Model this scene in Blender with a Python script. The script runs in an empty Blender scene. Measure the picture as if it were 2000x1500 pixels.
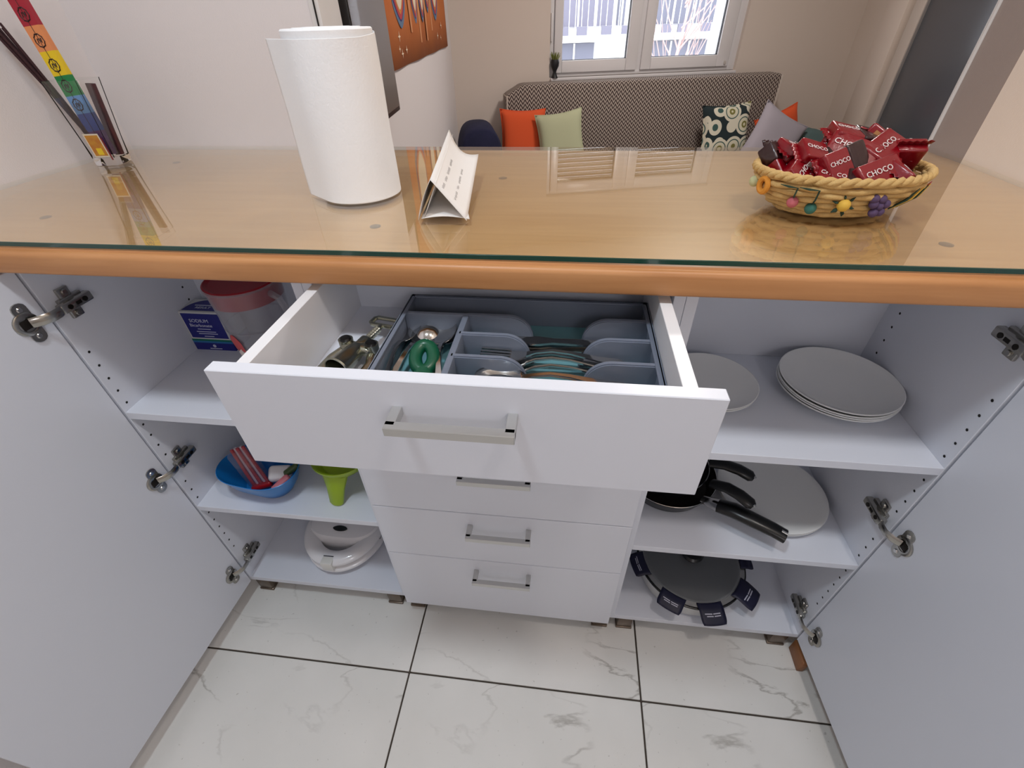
import bpy, bmesh, math, random
from mathutils import Vector, Matrix, noise
PI = math.pi
SC = bpy.context.scene
COL = SC.collection
random.seed(7)

# ------------------------------------------------------------------ camera
CAM = Vector((0.1117, -0.5795, 1.3446)); PITCH, YAW, ROLL, FPX = 0.6849, 0.1324, -0.0281, 886.7
def make_camera():
    cp, sp, cy, sy = math.cos(PITCH), math.sin(PITCH), math.cos(YAW), math.sin(YAW)
    f = Vector((-sy*cp, cy*cp, -sp)); r = Vector((cy, sy, 0)); u = r.cross(f)
    cr, sr = math.cos(ROLL), math.sin(ROLL)
    r2 = cr*r + sr*u; u2 = -sr*r + cr*u
    cd = bpy.data.cameras.new('camera'); cd.sensor_fit = 'HORIZONTAL'; cd.sensor_width = 36
    cd.lens = 36*FPX/2000; cd.clip_start = 0.02; cd.clip_end = 200
    c = bpy.data.objects.new('camera', cd); COL.objects.link(c)
    m = Matrix((r2, u2, -f)).transposed().to_4x4(); m.translation = CAM
    c.matrix_world = m; SC.camera = c
make_camera()

# ------------------------------------------------------------------ world, lights, exposure
W = bpy.data.worlds.new('sky'); SC.world = W; W.use_nodes = True
W.node_tree.nodes['Background'].inputs[0].default_value = (0.86, 0.9, 1.0, 1)
W.node_tree.nodes['Background'].inputs[1].default_value = 7.5
def area(name, loc, size, power, col, target=None, shape='DISK', sy=None):
    l = bpy.data.lights.new(name, 'AREA'); l.shape = shape; l.size = size
    if sy: l.size_y = sy
    l.energy = power; l.color = col
    o = bpy.data.objects.new(name, l); COL.objects.link(o); o.location = loc
    if target: o.rotation_euler = (Vector(target)-Vector(loc)).to_track_quat('-Z', 'Y').to_euler()
    return o
area('ceiling_lamp_cool', (-0.30, -0.47, 2.56), 0.22, 21, (0.80, 0.91, 1.0))
area('ceiling_lamp_warm', (0.58, -0.46, 2.56), 0.18, 12, (1.0, 0.92, 0.87))
area('ceiling_lamp_living', (0.9, 2.2, 2.56), 0.45, 62, (1.0, 0.93, 0.87))
area('kitchen_low_fill', (0.70, -1.75, 1.80), 0.40, 5.6, (0.98, 0.95, 1.0), target=(-0.2, 0.2, 0.85))  # unseen low light behind the camera, enlarged to fill the cabinet interiors
SC.view_settings.view_transform = 'Standard'; SC.view_settings.look = 'None'
SC.view_settings.gamma = 1.0; SC.view_settings.use_curve_mapping = False
SC.view_settings.exposure = -0.86

# ------------------------------------------------------------------ helpers
def lin(c):
    return tuple(((v/255)/12.92 if v/255 <= 0.04045 else (((v/255)+0.055)/1.055)**2.4) for v in c[:3]) + (1,)
MATS = {}
def mat(name, rgb=(200, 200, 200), rough=0.5, metal=0.0, var=0.0, scale=20, bump=0.0, bscale=200, coat=0.0, spec=0.5, rgb2=None, sub=0.0):
    if name in MATS: return MATS[name]
    m = bpy.data.materials.new(name); m.use_nodes = True; nt = m.node_tree; N = nt.nodes; L = nt.links
    b = N['Principled BSDF']; b.inputs['Base Color'].default_value = lin(rgb)
    b.inputs['Roughness'].default_value = rough; b.inputs['Metallic'].default_value = metal
    b.inputs['Coat Weight'].default_value = coat; b.inputs['Specular IOR Level'].default_value = spec
    b.inputs['Subsurface Weight'].default_value = sub
    tc = N.new('ShaderNodeTexCoord')
    if var > 0 or rgb2:
        n = N.new('ShaderNodeTexNoise'); n.inputs['Scale'].default_value = scale; n.inputs['Detail'].default_value = 5
        L.new(tc.outputs['Object'], n.inputs['Vector'])
        mx = N.new('ShaderNodeMixRGB'); c1 = lin(rgb)
        c2 = lin(rgb2) if rgb2 else tuple(v*(1-var) for v in c1[:3])+(1,)
        mx.inputs[1].default_value = c1; mx.inputs[2].default_value = c2
        L.new(n.outputs['Fac'], mx.inputs[0]); L.new(mx.outputs[0], b.inputs['Base Color'])
    if bump > 0:
        n2 = N.new('ShaderNodeTexNoise'); n2.inputs['Scale'].default_value = bscale; n2.inputs['Detail'].default_value = 3
        L.new(tc.outputs['Object'], n2.inputs['Vector'])
        bp = N.new('ShaderNodeBump'); bp.inputs['Strength'].default_value = bump; bp.inputs['Distance'].default_value = 0.002
        L.new(n2.outputs['Fac'], bp.inputs['Height']); L.new(bp.outputs[0], b.inputs['Normal'])
    MATS[name] = m; return m
def thin_glass(name, tint=(253, 255, 255), rough=0.0, ior=1.5, haze=0.0, hazecol=(230, 230, 230)):
    if name in MATS: return MATS[name]
    m = bpy.data.materials.new(name); m.use_nodes = True; nt = m.node_tree; N = nt.nodes; L = nt.links
    N.remove(N['Principled BSDF']); out = N['Material Output']
    t = N.new('ShaderNodeBsdfTransparent'); t.inputs[0].default_value = lin(tint)
    g = N.new('ShaderNodeBsdfGlossy'); g.inputs['Roughness'].default_value = rough; g.inputs[0].default_value = (1, 1, 1, 1)
    lw = N.new('ShaderNodeLayerWeight'); lw.inputs[0].default_value = 0.5; f0 = ((ior-1)/(ior+1))**2
    pw = N.new('ShaderNodeMath'); pw.operation = 'POWER'; pw.inputs[1].default_value = 5; L.new(lw.outputs['Facing'], pw.inputs[0])
    fr = N.new('ShaderNodeMath'); fr.operation = 'MULTIPLY_ADD'; fr.inputs[1].default_value = 1-f0; fr.inputs[2].default_value = f0; L.new(pw.outputs[0], fr.inputs[0])
    a = t
    if haze > 0:
        d = N.new('ShaderNodeBsdfDiffuse'); d.inputs[0].default_value = lin(hazecol)
        tr = N.new('ShaderNodeBsdfTranslucent'); tr.inputs[0].default_value = lin(hazecol)
        ms = N.new('ShaderNodeMixShader'); ms.inputs[0].default_value = 0.5; L.new(d.outputs[0], ms.inputs[1]); L.new(tr.outputs[0], ms.inputs[2])
        m2 = N.new('ShaderNodeMixShader'); m2.inputs[0].default_value = haze; L.new(t.outputs[0], m2.inputs[1]); L.new(ms.outputs[0], m2.inputs[2]); a = m2
    mx = N.new('ShaderNodeMixShader'); L.new(fr.outputs[0], mx.inputs[0]); L.new(a.outputs[0], mx.inputs[1]); L.new(g.outputs[0], mx.inputs[2])
    L.new(mx.outputs[0], out.inputs[0]); MATS[name] = m; return m

def nb(): return bmesh.new()
def faces_of(bm, verts, idx):
    out = []
    for f in idx:
        try: out.append(bm.faces.new([verts[i] for i in f]))
        except ValueError: pass
    return out
def box(bm, lo, hi, r=0.0, seg=2, M=None, mi=0):
    t = bmesh.new()
    c = [(lo[i]+hi[i])/2 for i in range(3)]; s = [abs(hi[i]-lo[i]) for i in range(3)]
    bmesh.ops.create_cube(t, size=1.0)
    for v in t.verts: v.co = Vector((c[0]+v.co.x*s[0], c[1]+v.co.y*s[1], c[2]+v.co.z*s[2]))
    if r > 0: bmesh.ops.bevel(t, geom=list(t.edges), offset=min(r, min(s)*0.49), segments=seg, profile=0.5, affect='EDGES')
    merge(bm, t, M, mi)
def merge(bm, t, M=None, mi=0):
    mp = {}
    for v in t.verts: mp[v] = bm.verts.new(M @ v.co if M else v.co)
    for f in t.faces:
        try: nf = bm.faces.new([mp[v] for v in f.verts]); nf.material_index = mi if mi else f.material_index
        except ValueError: pass
    t.free()
def lathe(bm, prof, seg=40, c=(0, 0, 0), sx=1, sy=1, M=None, mi=0, shape=None, close=False):
    """prof: list of (r, z); r=0 ends collapse to a point"""
    rings = []
    for (r, z) in prof:
        if r <= 1e-6: rings.append([bm.verts.new(tr((c[0], c[1], c[2]+z), M))])
        else:
            ring = []
            for k in range(seg):
                a = 2*PI*k/seg; q = shape(a) if shape else 1.0
                ring.append(bm.verts.new(tr((c[0]+r*q*sx*math.cos(a), c[1]+r*q*sy*math.sin(a), c[2]+z), M)))
            rings.append(ring)
    pairs = list(zip(rings[:-1], rings[1:]))
    if close: pairs.append((rings[-1], rings[0]))
    for A, B in pairs:
        for k in range(seg):
            j = (k+1) % seg
            if len(A) == 1 and len(B) == 1: break
            if len(A) == 1: vs = [A[0], B[j], B[k]]
            elif len(B) == 1: vs = [A[k], A[j], B[0]]
            else: vs = [A[k], A[j], B[j], B[k]]
            f = bm.faces.new(vs); f.material_index = mi
def tr(p, M): return M @ Vector(p) if M else Vector(p)
def tube(bm, pts, rad, seg=8, closed=False, M=None, mi=0, flat=1.0, up=None):
    pts = [Vector(p) for p in pts]; n = len(pts); rings = []
    R = rad if isinstance(rad, (list, tuple)) else [rad]*n
    prev = None
    for i, p in enumerate(pts):
        a = pts[(i-1) % n] if (closed or i > 0) else p; b = pts[(i+1) % n] if (closed or i < n-1) else p
        t = (b-a).normalized() if (b-a).length > 1e-9 else Vector((0, 0, 1))
        ref = Vector(up) if up else (prev if prev is not None else (Vector((0, 0, 1)) if abs(t.z) < 0.9 else Vector((1, 0, 0))))
        x = ref - t*ref.dot(t)
        if x.length < 1e-6: x = Vector((1, 0, 0)) - t*t.x
        x.normalize(); y = t.cross(x)
        if not up: prev = x
        rings.append([bm.verts.new(tr(p + (x*math.cos(2*PI*k/seg)*flat + y*math.sin(2*PI*k/seg))*R[i], M)) for k in range(seg)])
    prs = list(zip(rings[:-1], rings[1:])) + ([(rings[-1], rings[0])] if closed else [])
    for A, B in prs:
        for k in range(seg):
            j = (k+1) % seg; f = bm.faces.new([A[k], A[j], B[j], B[k]]); f.material_index = mi
    if not closed:
        f = bm.faces.new(rings[0][::-1]); f.material_index = mi
        f = bm.faces.new(rings[-1]); f.material_index = mi
def prism(bm, poly, a, b, axis='z', M=None, mi=0):
    """extrude a 2-D polygon from a to b along axis; poly is (x,y) for z, (x,z) for y, (y,z) for x"""
    def P(p, h):
        q = {'z': (p[0], p[1], h), 'y': (p[0], h, p[1]), 'x': (h, p[0], p[1])}[axis]
        return bm.verts.new(tr(q, M))
    A = [P(p, a) for p in poly]; B = [P(p, b) for p in poly]; n = len(poly)
    for f in (A[::-1], B): bm.faces.new(f).material_index = mi
    for k in range(n):
        j = (k+1) % n; bm.faces.new([A[k], A[j], B[j], B[k]]).material_index = mi
def grid(bm, fn, nu, nv, mi=0, closeu=False):
    V = [[bm.verts.new(fn(i/(nu if closeu else nu-1), j/(nv-1))) for j in range(nv)] for i in range(nu)]
    for i in range(nu if closeu else nu-1):
        for j in range(nv-1):
            i2 = (i+1) % nu
            bm.faces.new([V[i][j], V[i2][j], V[i2][j+1], V[i][j+1]]).material_index = mi
def obj(name, bm, m, parent=None, smooth=35, solid=0.0, loc=None, rot=None, recalc=True):
    me = bpy.data.meshes.new(name)
    if recalc: bmesh.ops.recalc_face_normals(bm, faces=bm.faces)
    bm.to_mesh(me); bm.free()
    for k in (m if isinstance(m, (list, tuple)) else [m]): me.materials.append(k)
    if smooth:
        for p in me.polygons: p.use_smooth = True
        me.set_sharp_from_angle(angle=math.radians(smooth))
    o = bpy.data.objects.new(name, me); COL.objects.link(o)
    if solid:
        s = o.modifiers.new('thickness', 'SOLIDIFY'); s.thickness = solid; s.offset = 0
    if loc: o.location = loc
    if rot: o.rotation_euler = rot
    if parent: o.parent = parent
    return o
def tag(o, label, cat, group=None):
    o['label'] = label; o['category'] = cat
    if group: o['group'] = group
    return o
def thing(name, label, cat, loc=(0, 0, 0), rz=0.0, group=None, rot=None):
    o = bpy.data.objects.new(name, None); COL.objects.link(o); o.location = loc
    o.rotation_euler = rot if rot else (0, 0, rz); o.empty_display_size = 0.05
    return tag(o, label, cat, group)
def struct(name, bm, m, parent=None, **k):
    o = obj(name, bm, m, parent, **k)
    o['kind'] = 'structure'; return o
def text_bm(s, size, M, ext=0.0003):
    c = bpy.data.curves.new('t', 'FONT'); c.body = s; c.size = size; c.extrude = ext; c.align_x = 'CENTER'; c.align_y = 'CENTER'; c.resolution_u = 2
    t = bpy.data.objects.new('t', c); COL.objects.link(t)
    dg = bpy.context.evaluated_depsgraph_get(); me = bpy.data.meshes.new_from_object(t.evaluated_get(dg))
    bm = nb(); bm.from_mesh(me); bpy.data.meshes.remove(me); bpy.data.objects.remove(t); bpy.data.curves.remove(c)
    bmesh.ops.transform(bm, matrix=M, verts=bm.verts); return bm
def frame_m(o, x, y, z=None):
    x = Vector(x).normalized(); y = Vector(y); y = (y - x*x.dot(y)).normalized(); z = x.cross(y)
    m = Matrix((x, y, z)).transposed().to_4x4(); m.translation = Vector(o); return m

# ------------------------------------------------------------------ materials
white = mat('white_laminate', (224, 227, 236), 0.32, bump=0.03, bscale=900)
white_edge = mat('white_edge_band', (235, 235, 238), 0.35)
paint = mat('wall_paint', (229, 223, 223), 0.75, bump=0.15, bscale=350)
paint_beige = mat('wall_paint_beige', (248, 236, 224), 0.75, bump=0.15, bscale=350)
paint_far = mat('wall_paint_far', (216, 204, 194), 0.8, bump=0.12, bscale=300)
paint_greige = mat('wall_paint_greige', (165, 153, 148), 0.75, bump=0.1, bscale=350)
ceil_m = mat('ceiling_paint', (238, 235, 230), 0.9)
chrome = mat('nickel_steel', (182, 179, 172), 0.22, 1.0, var=0.25, scale=60)
alu = mat('brushed_aluminium', (205, 205, 203), 0.35, 0.85)
steel = mat('polished_steel', (205, 203, 200), 0.15, 1.0)
black = mat('black_plastic', (10, 10, 11), 0.3)
dark = mat('dark_hole', (12, 11, 11), 0.8)
china = mat('white_glass_china', (238, 238, 236), 0.12, coat=0.4)
paper = mat('white_paper', (238, 234, 230), 0.9, bump=0.25, bscale=120)
navy = mat('navy_card', (13, 14, 46), 0.5)
red = mat('red_plastic', (150, 10, 26), 0.35)
clear = thin_glass('clear_glass')

# wood
def wood_mat(name, c1, c2, rough, axis=0, sc=1.0):
    m = bpy.data.materials.new(name); m.use_nodes = True; nt = m.node_tree; N = nt.nodes; L = nt.links; b = N['Principled BSDF']
    tc = N.new('ShaderNodeTexCoord'); mp = N.new('ShaderNodeMapping'); s = [18*sc]*3; s[axis] = 1.2*sc
    mp.inputs['Scale'].default_value = s; L.new(tc.outputs['Object'], mp.inputs[0])
    n = N.new('ShaderNodeTexNoise'); n.inputs['Scale'].default_value = 3.0; n.inputs['Detail'].default_value = 7; n.inputs['Distortion'].default_value = 0.6
    L.new(mp.outputs[0], n.inputs['Vector'])
    r = N.new('ShaderNodeValToRGB'); r.color_ramp.elements[0].position = 0.3; r.color_ramp.elements[1].position = 0.72
    r.color_ramp.elements[0].color = lin(c1); r.color_ramp.elements[1].color = lin(c2); L.new(n.outputs['Fac'], r.inputs[0])
    L.new(r.outputs[0], b.inputs['Base Color']); b.inputs['Roughness'].default_value = rough
    return m
wood_top = wood_mat('beech_veneer', (204, 156, 106), (218, 173, 124), 0.4)
wood_edge = wood_mat('beech_edge', (184, 126, 76), (206, 148, 96), 0.42)
wood_brown = wood_mat('brown_wood', (128, 80, 45), (160, 105, 62), 0.5, axis=1)

# marble-look tile: veins and stains of the tile itself
def tile_mat():
    m = bpy.data.materials.new('marble_tile'); m.use_nodes = True; nt = m.node_tree; N = nt.nodes; L = nt.links; b = N['Principled BSDF']
    tc = N.new('ShaderNodeTexCoord'); oi = N.new('ShaderNodeObjectInfo')
    add = N.new('ShaderNodeVectorMath'); add.operation = 'ADD'; mul = N.new('ShaderNodeVectorMath'); mul.operation = 'SCALE'; mul.inputs['Scale'].default_value = 0.37
    L.new(oi.outputs['Location'], mul.inputs[0]); L.new(tc.outputs['Object'], add.inputs[0]); L.new(mul.outputs[0], add.inputs[1])
    rot = N.new('ShaderNodeMapping'); rot.inputs['Rotation'].default_value = (0, 0, 0.45); rot.inputs['Scale'].default_value = (1.0, 2.6, 1); L.new(add.outputs[0], rot.inputs[0])
    n = N.new('ShaderNodeTexNoise'); n.inputs['Scale'].default_value = 2.6; n.inputs['Detail'].default_value = 8; n.inputs['Distortion'].default_value = 0.4; L.new(rot.outputs[0], n.inputs['Vector'])
    # thin veins where the noise crosses 0.5
    s = N.new('ShaderNodeMath'); s.operation = 'SUBTRACT'; s.inputs[1].default_value = 0.5; L.new(n.outputs['Fac'], s.inputs[0])
    a = N.new('ShaderNodeMath'); a.operation = 'ABSOLUTE'; L.new(s.outputs[0], a.inputs[0])
    r = N.new('ShaderNodeValToRGB'); r.color_ramp.elements[0].position = 0.0; r.color_ramp.elements[1].position = 0.012
    r.color_ramp.elements[0].color = (1, 1, 1, 1); r.color_ramp.elements[1].color = (0, 0, 0, 1); L.new(a.outputs[0], r.inputs[0])
    n3 = N.new('ShaderNodeTexNoise'); n3.inputs['Scale'].default_value = 3.3; L.new(add.outputs[0], n3.inputs['Vector'])
    r3 = N.new('ShaderNodeValToRGB'); r3.color_ramp.elements[0].position = 0.48; r3.color_ramp.elements[1].position = 0.62; L.new(n3.outputs['Fac'], r3.inputs[0])
    vm = N.new('ShaderNodeMath'); vm.operation = 'MULTIPLY'; L.new(r.outputs[0], vm.inputs[0]); L.new(r3.outputs[0], vm.inputs[1])
    vk = N.new('ShaderNodeMath'); vk.operation = 'MULTIPLY'; vk.inputs[1].default_value = 0.55; L.new(vm.outputs[0], vk.inputs[0])
    n2 = N.new('ShaderNodeTexNoise'); n2.inputs['Scale'].default_value = 5; n2.inputs['Detail'].default_value = 6; L.new(add.outputs[0], n2.inputs['Vector'])
    base = N.new('ShaderNodeMixRGB'); base.inputs[1].default_value = lin((222, 221, 216)); base.inputs[2].default_value = lin((240, 238, 234)); L.new(n2.outputs['Fac'], base.inputs[0])
    mx = N.new('ShaderNodeMixRGB'); mx.inputs[2].default_value = lin((128, 122, 112)); L.new(vk.outputs[0], mx.inputs[0]); L.new(base.outputs[0], mx.inputs[1])
    n4 = N.new('ShaderNodeTexNoise'); n4.inputs['Scale'].default_value = 90; n4.inputs['Detail'].default_value = 2; L.new(add.outputs[0], n4.inputs['Vector'])
    r4 = N.new('ShaderNodeValToRGB'); r4.color_ramp.elements[0].position = 0.70; r4.color_ramp.elements[1].position = 0.78; L.new(n4.outputs['Fac'], r4.inputs[0])
    k4 = N.new('ShaderNodeMath'); k4.operation = 'MULTIPLY'; k4.inputs[1].default_value = 0.45; L.new(r4.outputs[0], k4.inputs[0])
    m4 = N.new('ShaderNodeMixRGB'); m4.inputs[2].default_value = lin((140, 135, 126)); L.new(k4.outputs[0], m4.inputs[0]); L.new(mx.outputs[0], m4.inputs[1])
    L.new(m4.outputs[0], b.inputs['Base Color']); b.inputs['Roughness'].default_value = 0.16
    return m
tile = tile_mat(); grout = mat('dark_grout', (78, 68, 60), 0.9)

# ------------------------------------------------------------------ dimensions
XL, XR = -0.7565, 0.7642            # inner faces of the outer side panels
S1, S2, S3, ZB = 0.7355, 0.4218, 0.0807, 0.0627
ZCB, ZCT = 1.0559, 1.0929           # worktop underside / top
YC, YB = -0.035, 0.594
WL, WR = -1.0174, 0.884
DEPTH = 0.316
ZG = ZCT + 0.009                    # top of the glass
A15 = math.radians(15.3); FU = Vector((math.cos(A15), math.sin(A15), 0)); FN = Vector((-math.sin(A15), math.cos(A15), 0)); F0 = Vector((-0.451, 3.6046, 0))
FM = frame_m(F0, FU, FN)            # far wall frame: x along the wall, y outwards (room is at negative y), z up
LD = Vector((-0.1031, 0.9947, 0)); K = Vector((-0.8156, 3.5048, 0))

# ------------------------------------------------------------------ room shell
def build_shell():
    bm = nb(); box(bm, (-1.6, -2.4, -0.12), (3.2, 5.2, -0.006)); fl = struct('floor', bm, grout, smooth=0)
    T = 0.6; x0, y0 = -0.2384, -0.1689; j = 0.0022
    proto = None
    for i in range(-2, 3):
        for k in range(-3, 2):
            if proto is None:
                bm = nb(); box(bm, (j, j, -0.006), (T-j, T-j, 0), 0.0012, 1); proto = obj('floor_tile', bm, tile, fl)
                o = proto
            else: o = proto.copy(); COL.objects.link(o)
            o.parent = fl; o.location = (x0+i*T, y0+k*T, 0)
    bm = nb(); box(bm, (-1.6, -2.4, 2.6), (3.2, 5.2, 2.7)); struct('ceiling', bm, ceil_m, smooth=0)
    bm = nb(); box(bm, (WL-0.12, -2.4, 0), (WL, YB, 2.6)); struct('wall_left', bm, paint, smooth=0)
    bm = nb(); box(bm, (WR, -2.4, 0), (WR+0.12, 0.497, 2.6)); struct('wall_right', bm, paint_beige, smooth=0)
    bm = nb(); box(bm, (WL, -2.4, 0), (WR, -2.3, 2.6)); struct('wall_rear', bm, paint, smooth=0)
    # short wall that closes the left end of the opening, and the jamb at its right end
    bm = nb(); box(bm, (WL-0.12, YB, 0), (-0.448, YB+0.1, 2.6)); struct('wall_divider_left', bm, paint, smooth=0)
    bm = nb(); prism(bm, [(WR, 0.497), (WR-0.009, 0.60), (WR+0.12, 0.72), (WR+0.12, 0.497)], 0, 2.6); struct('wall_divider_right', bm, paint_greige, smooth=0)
    bm = nb(); box(bm, (WR-0.013, 0.596, 0), (WR-0.007, 0.603, 2.6), 0.001); struct('trim_1', bm, mat('corner_bead', (225, 225, 225), 0.3), smooth=30)
    bm = nb(); box(bm, (-0.448, YB-0.004, 0), (-0.425, YB+0.1, 2.6), 0.002); struct('trim_2', bm, mat('white_jamb', (225, 222, 220), 0.5))
    # knee wall that carries the back of the worktop
    bm = nb(); box(bm, (-0.95, 0.36, 0), (0.86, 0.56, ZCB)); struct('wall_knee', bm, paint, smooth=0)
    # living room: left wall
    a = K - LD*((K.y-0.69)/LD.y); nl = Vector((-LD.y, LD.x, 0))*0.12
    bm = nb(); e = K+LD*0.3
    prism(bm, [(a.x, a.y), (e.x, e.y), (e.x+nl.x, e.y+nl.y), (a.x+nl.x, a.y+nl.y)], 0, 2.6); struct('wall_living_left', bm, paint, smooth=0)
    # far wall with the window opening, in the wall's own frame
    U0, U1, Z0, Z1, D = 0.368, 1.922, 0.945, 2.15, 0.26
    bm = nb()
    box(bm, (-0.5, 0, 0), (U0, D, 2.6), M=FM); box(bm, (U1, 0, 0), (3.1, D, 2.6), M=FM)
    box(bm, (U0, 0, 0), (U1, D, Z0), M=FM); box(bm, (U0, 0, Z1), (U1, D, 2.6), M=FM)
    struct('wall_far', bm, paint_far, smooth=0)
    # right wall of the living room and the wall beside the opening
    bm = nb(); box(bm, (2.36, 0.6, 0), (2.48, 4.5, 2.6)); struct('wall_living_right', bm, paint_far, smooth=0)
    bm = nb(); box(bm, (WR+0.12, 0.6, 0), (2.36, 0.72, 2.6)); struct('wall_living_near', bm, paint_far, smooth=0)
    bm = nb(); box(bm, (2.30, 3.68, 0), (2.36, 3.95, 2.6), 0.004); struct('trim_3', bm, mat('pilaster_paint', (214, 200, 188), 0.7))
build_shell()

def build_window():
    w = bpy.data.objects.new('window_1', None); COL.objects.link(w); w.matrix_world = FM; w['kind'] = 'structure'
    pv = mat('white_pvc', (226, 224, 226), 0.3); gas = mat('black_gasket', (25, 25, 28), 0.6)
    def ring(bm, u0, u1, z0, z1, wu0, wu1, wz0, wz1, y0, y1, r=0.004):
        box(bm, (u0, y0, z0), (u0+wu0, y1, z1), r); box(bm, (u1-wu1, y0, z0), (u1, y1, z1), r)
        box(bm, (u0+wu0, y0, z0), (u1-wu1, y1, z0+wz0), r); box(bm, (u0+wu0, y0, z1-wz1), (u1-wu1, y1, z1), r)
    bm = nb(); ring(bm, 0.368, 1.922, 0.945, 2.15, 0.035, 0.06, 0.03, 0.03, 0.03, 0.10); box(bm, (1.072, 0.03, 0.97), (1.112, 0.10, 2.12), 0.003)
    obj('window_frame', bm, pv, w)
    for (u0, u1, g0, g1) in ((0.405, 1.074, 0.468, 0.985), (1.110, 1.852, 1.192, 1.75)):
        bm = nb(); ring(bm, u0, u1, 0.972, 2.12, g0-u0, u1-g1, 0.078, 0.078, 0.012, 0.07, 0.005); s = obj('window_sash', bm, pv, w)
        bm = nb(); ring(bm, g0-0.001, g1+0.001, 1.049, 2.043, 0.004, 0.004, 0.004, 0.004, 0.028, 0.05, 0); obj('gasket_gap', bm, gas, s, smooth=0)
        bm = nb(); box(bm, (g0+0.001, 0.036, 1.05), (g1-0.001, 0.042, 2.04)); obj('pane', bm, clear, s, smooth=0)
    sl = None
    for k in range(12):
        if sl is None: bm = nb(); box(bm, (0.40, 0.125, 0.001), (1.89, 0.134, 0.037), 0.003, 2); sl = obj('shutter_slat', bm, mat('shutter_tan', (176, 150, 128), 0.6), w); o = sl
        else: o = sl.copy(); COL.objects.link(o)
        o.parent = w; o.location = (0, 0, 1.69+k*0.0385)
    bm = nb(); box(bm, (0.372, 0.0, 1.17), (0.388, 0.03, 1.34), 0.006); obj('hinge_cover', bm, pv, w)
    bm = nb(); box(bm, (1.815, 0.0, 0.985), (1.83, 0.02, 1.01), 0.003); obj('hinge_cover', bm, mat('hinge_grey', (190, 185, 180), 0.4), w)
    bm = nb(); box(bm, (0.375, -0.035, 0.925), (1.915, 0.03, 0.945), 0.004); obj('window_sill', bm, pv, w)
build_window()

# door in the living room's right wall
def build_door():
    d = bpy.data.objects.new('door_1', None); COL.objects.link(d); d.location = (2.36, 3.1, 0); d['kind'] = 'structure'
    fm = mat('door_frame_paint', (196, 184, 174), 0.5)
    bm = nb(); box(bm, (-0.03, 0.43, 0), (0.0, 0.55, 2.15), 0.004); box(bm, (-0.03, -0.52, 0), (0.0, -0.43, 2.15), 0.004); box(bm, (-0.03, -0.52, 2.07), (0, 0.55, 2.15), 0.004); obj('door_frame', bm, fm, d)
    bm = nb(); box(bm, (-0.012, 0.405, 0.0), (0.0, 0.43, 2.07)); obj('gasket_gap', bm, mat('door_gap_shade', (35, 32, 32), 0.5), d, smooth=0)  # dark strip standing for the shaded gap beside the door leaf
    bm = nb(); box(bm, (-0.03, 0.412, 0.0), (-0.008, 0.418, 2.07)); obj('edge_strip', bm, mat('edge_strip_grey', (150, 145, 142), 0.35), d, smooth=0)
    bm = nb(); box(bm, (-0.02, -0.42, 0.005), (0.0, 0.405, 2.065), 0.002); obj('door_leaf', bm, mat('grey_door_leaf', (84, 86, 92), 0.25, var=0.08, scale=4), d)
    bm = nb(); tube(bm, [(-0.02, -0.30, 1.25), (-0.055, -0.30, 1.25), (-0.06, -0.30, 1.24), (-0.06, -0.30, 1.08), (-0.055, -0.30, 1.07), (-0.02, -0.30, 1.07)], 0.006); obj('door_handle', bm, alu, d)
build_door()

# ------------------------------------------------------------------ worktop, glass, pads
def build_worktop():
    w = thing('worktop', 'long beech wood worktop lying over the white cabinets under a glass sheet', 'worktop', (0, 0, ZCB))
    bm = nb(); box(bm, (WL+0.001, YC+0.02, 0), (WR-0.001, YB-0.001, ZCT-ZCB)); obj('top_board', bm, wood_top, w, smooth=0)
    h = ZCT-ZCB; n = 5; r = 0.008
    prof = [(YC+0.02, 0), (YC+0.004, 0)] + [(YC+0.004-0.004*math.sin(PI/2*k/3), 0.004-0.004*math.cos(PI/2*k/3)) for k in range(1, 4)]
    prof += [(YC, h-0.0105)] + [(YC+r-r*math.cos(PI/2*k/n), h-0.0105+r*math.sin(PI/2*k/n)) for k in range(1, n+1)] + [(YC+0.0105, h-0.0025), (YC+0.0115, h), (YC+0.02, h)]
    bm = nb(); prism(bm, prof, WL+0.001, WR-0.001, 'x'); obj('front_lipping', bm, wood_edge, w, smooth=40)
    g = thing('glass_sheet', 'clear glass sheet with green front edge covering the wooden worktop', 'glass sheet', (0, 0, ZCT+0.002))
    bm = nb(); box(bm, (WL+0.004, YC+0.014, 0), (WR-0.004, YB-0.004, 0.0065), 0.0006, 1); obj('sheet', bm, thin_glass('worktop_glass', (252, 254, 252), ior=1.75), g, smooth=0)
    bm = nb(); box(bm, (WL+0.004, YC+0.0115, 0), (WR-0.004, YC+0.0139, 0.0065), 0.0005, 1)
    obj('polished_edge', bm, mat('glass_edge_green', (10, 62, 48), 0.12, coat=0.5), g, smooth=0)
    pad = None; pm = thin_glass('clear_pad', (235, 232, 225), rough=0.1, ior=1.6, haze=0.12)
    for (x, y, nm) in ((-0.769, 0.10, 'clear round pad under the glass near the left wall'), (-0.184, 0.09, 'clear round pad under the glass before the paper towel roll'),
                       (0.614, 0.068, 'clear round pad under the glass before the straw basket'), (-0.796, 0.462, 'clear round pad under the glass beside the incense tumbler'), (-0.02, 0.36, 'clear round pad under the glass beside the folded paper')):
        bm = nb(); lathe(bm, [(0, 0), (0.0085, 0), (0.0085, 0.0012), (0.006, 0.0018), (0.005, 0.001), (0, 0.001)], 20)
        tag(obj('bumper_pad', bm, pm, loc=(x, y, ZCT)), nm, 'pad', 'clear pads between glass and worktop')
build_worktop()

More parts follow.
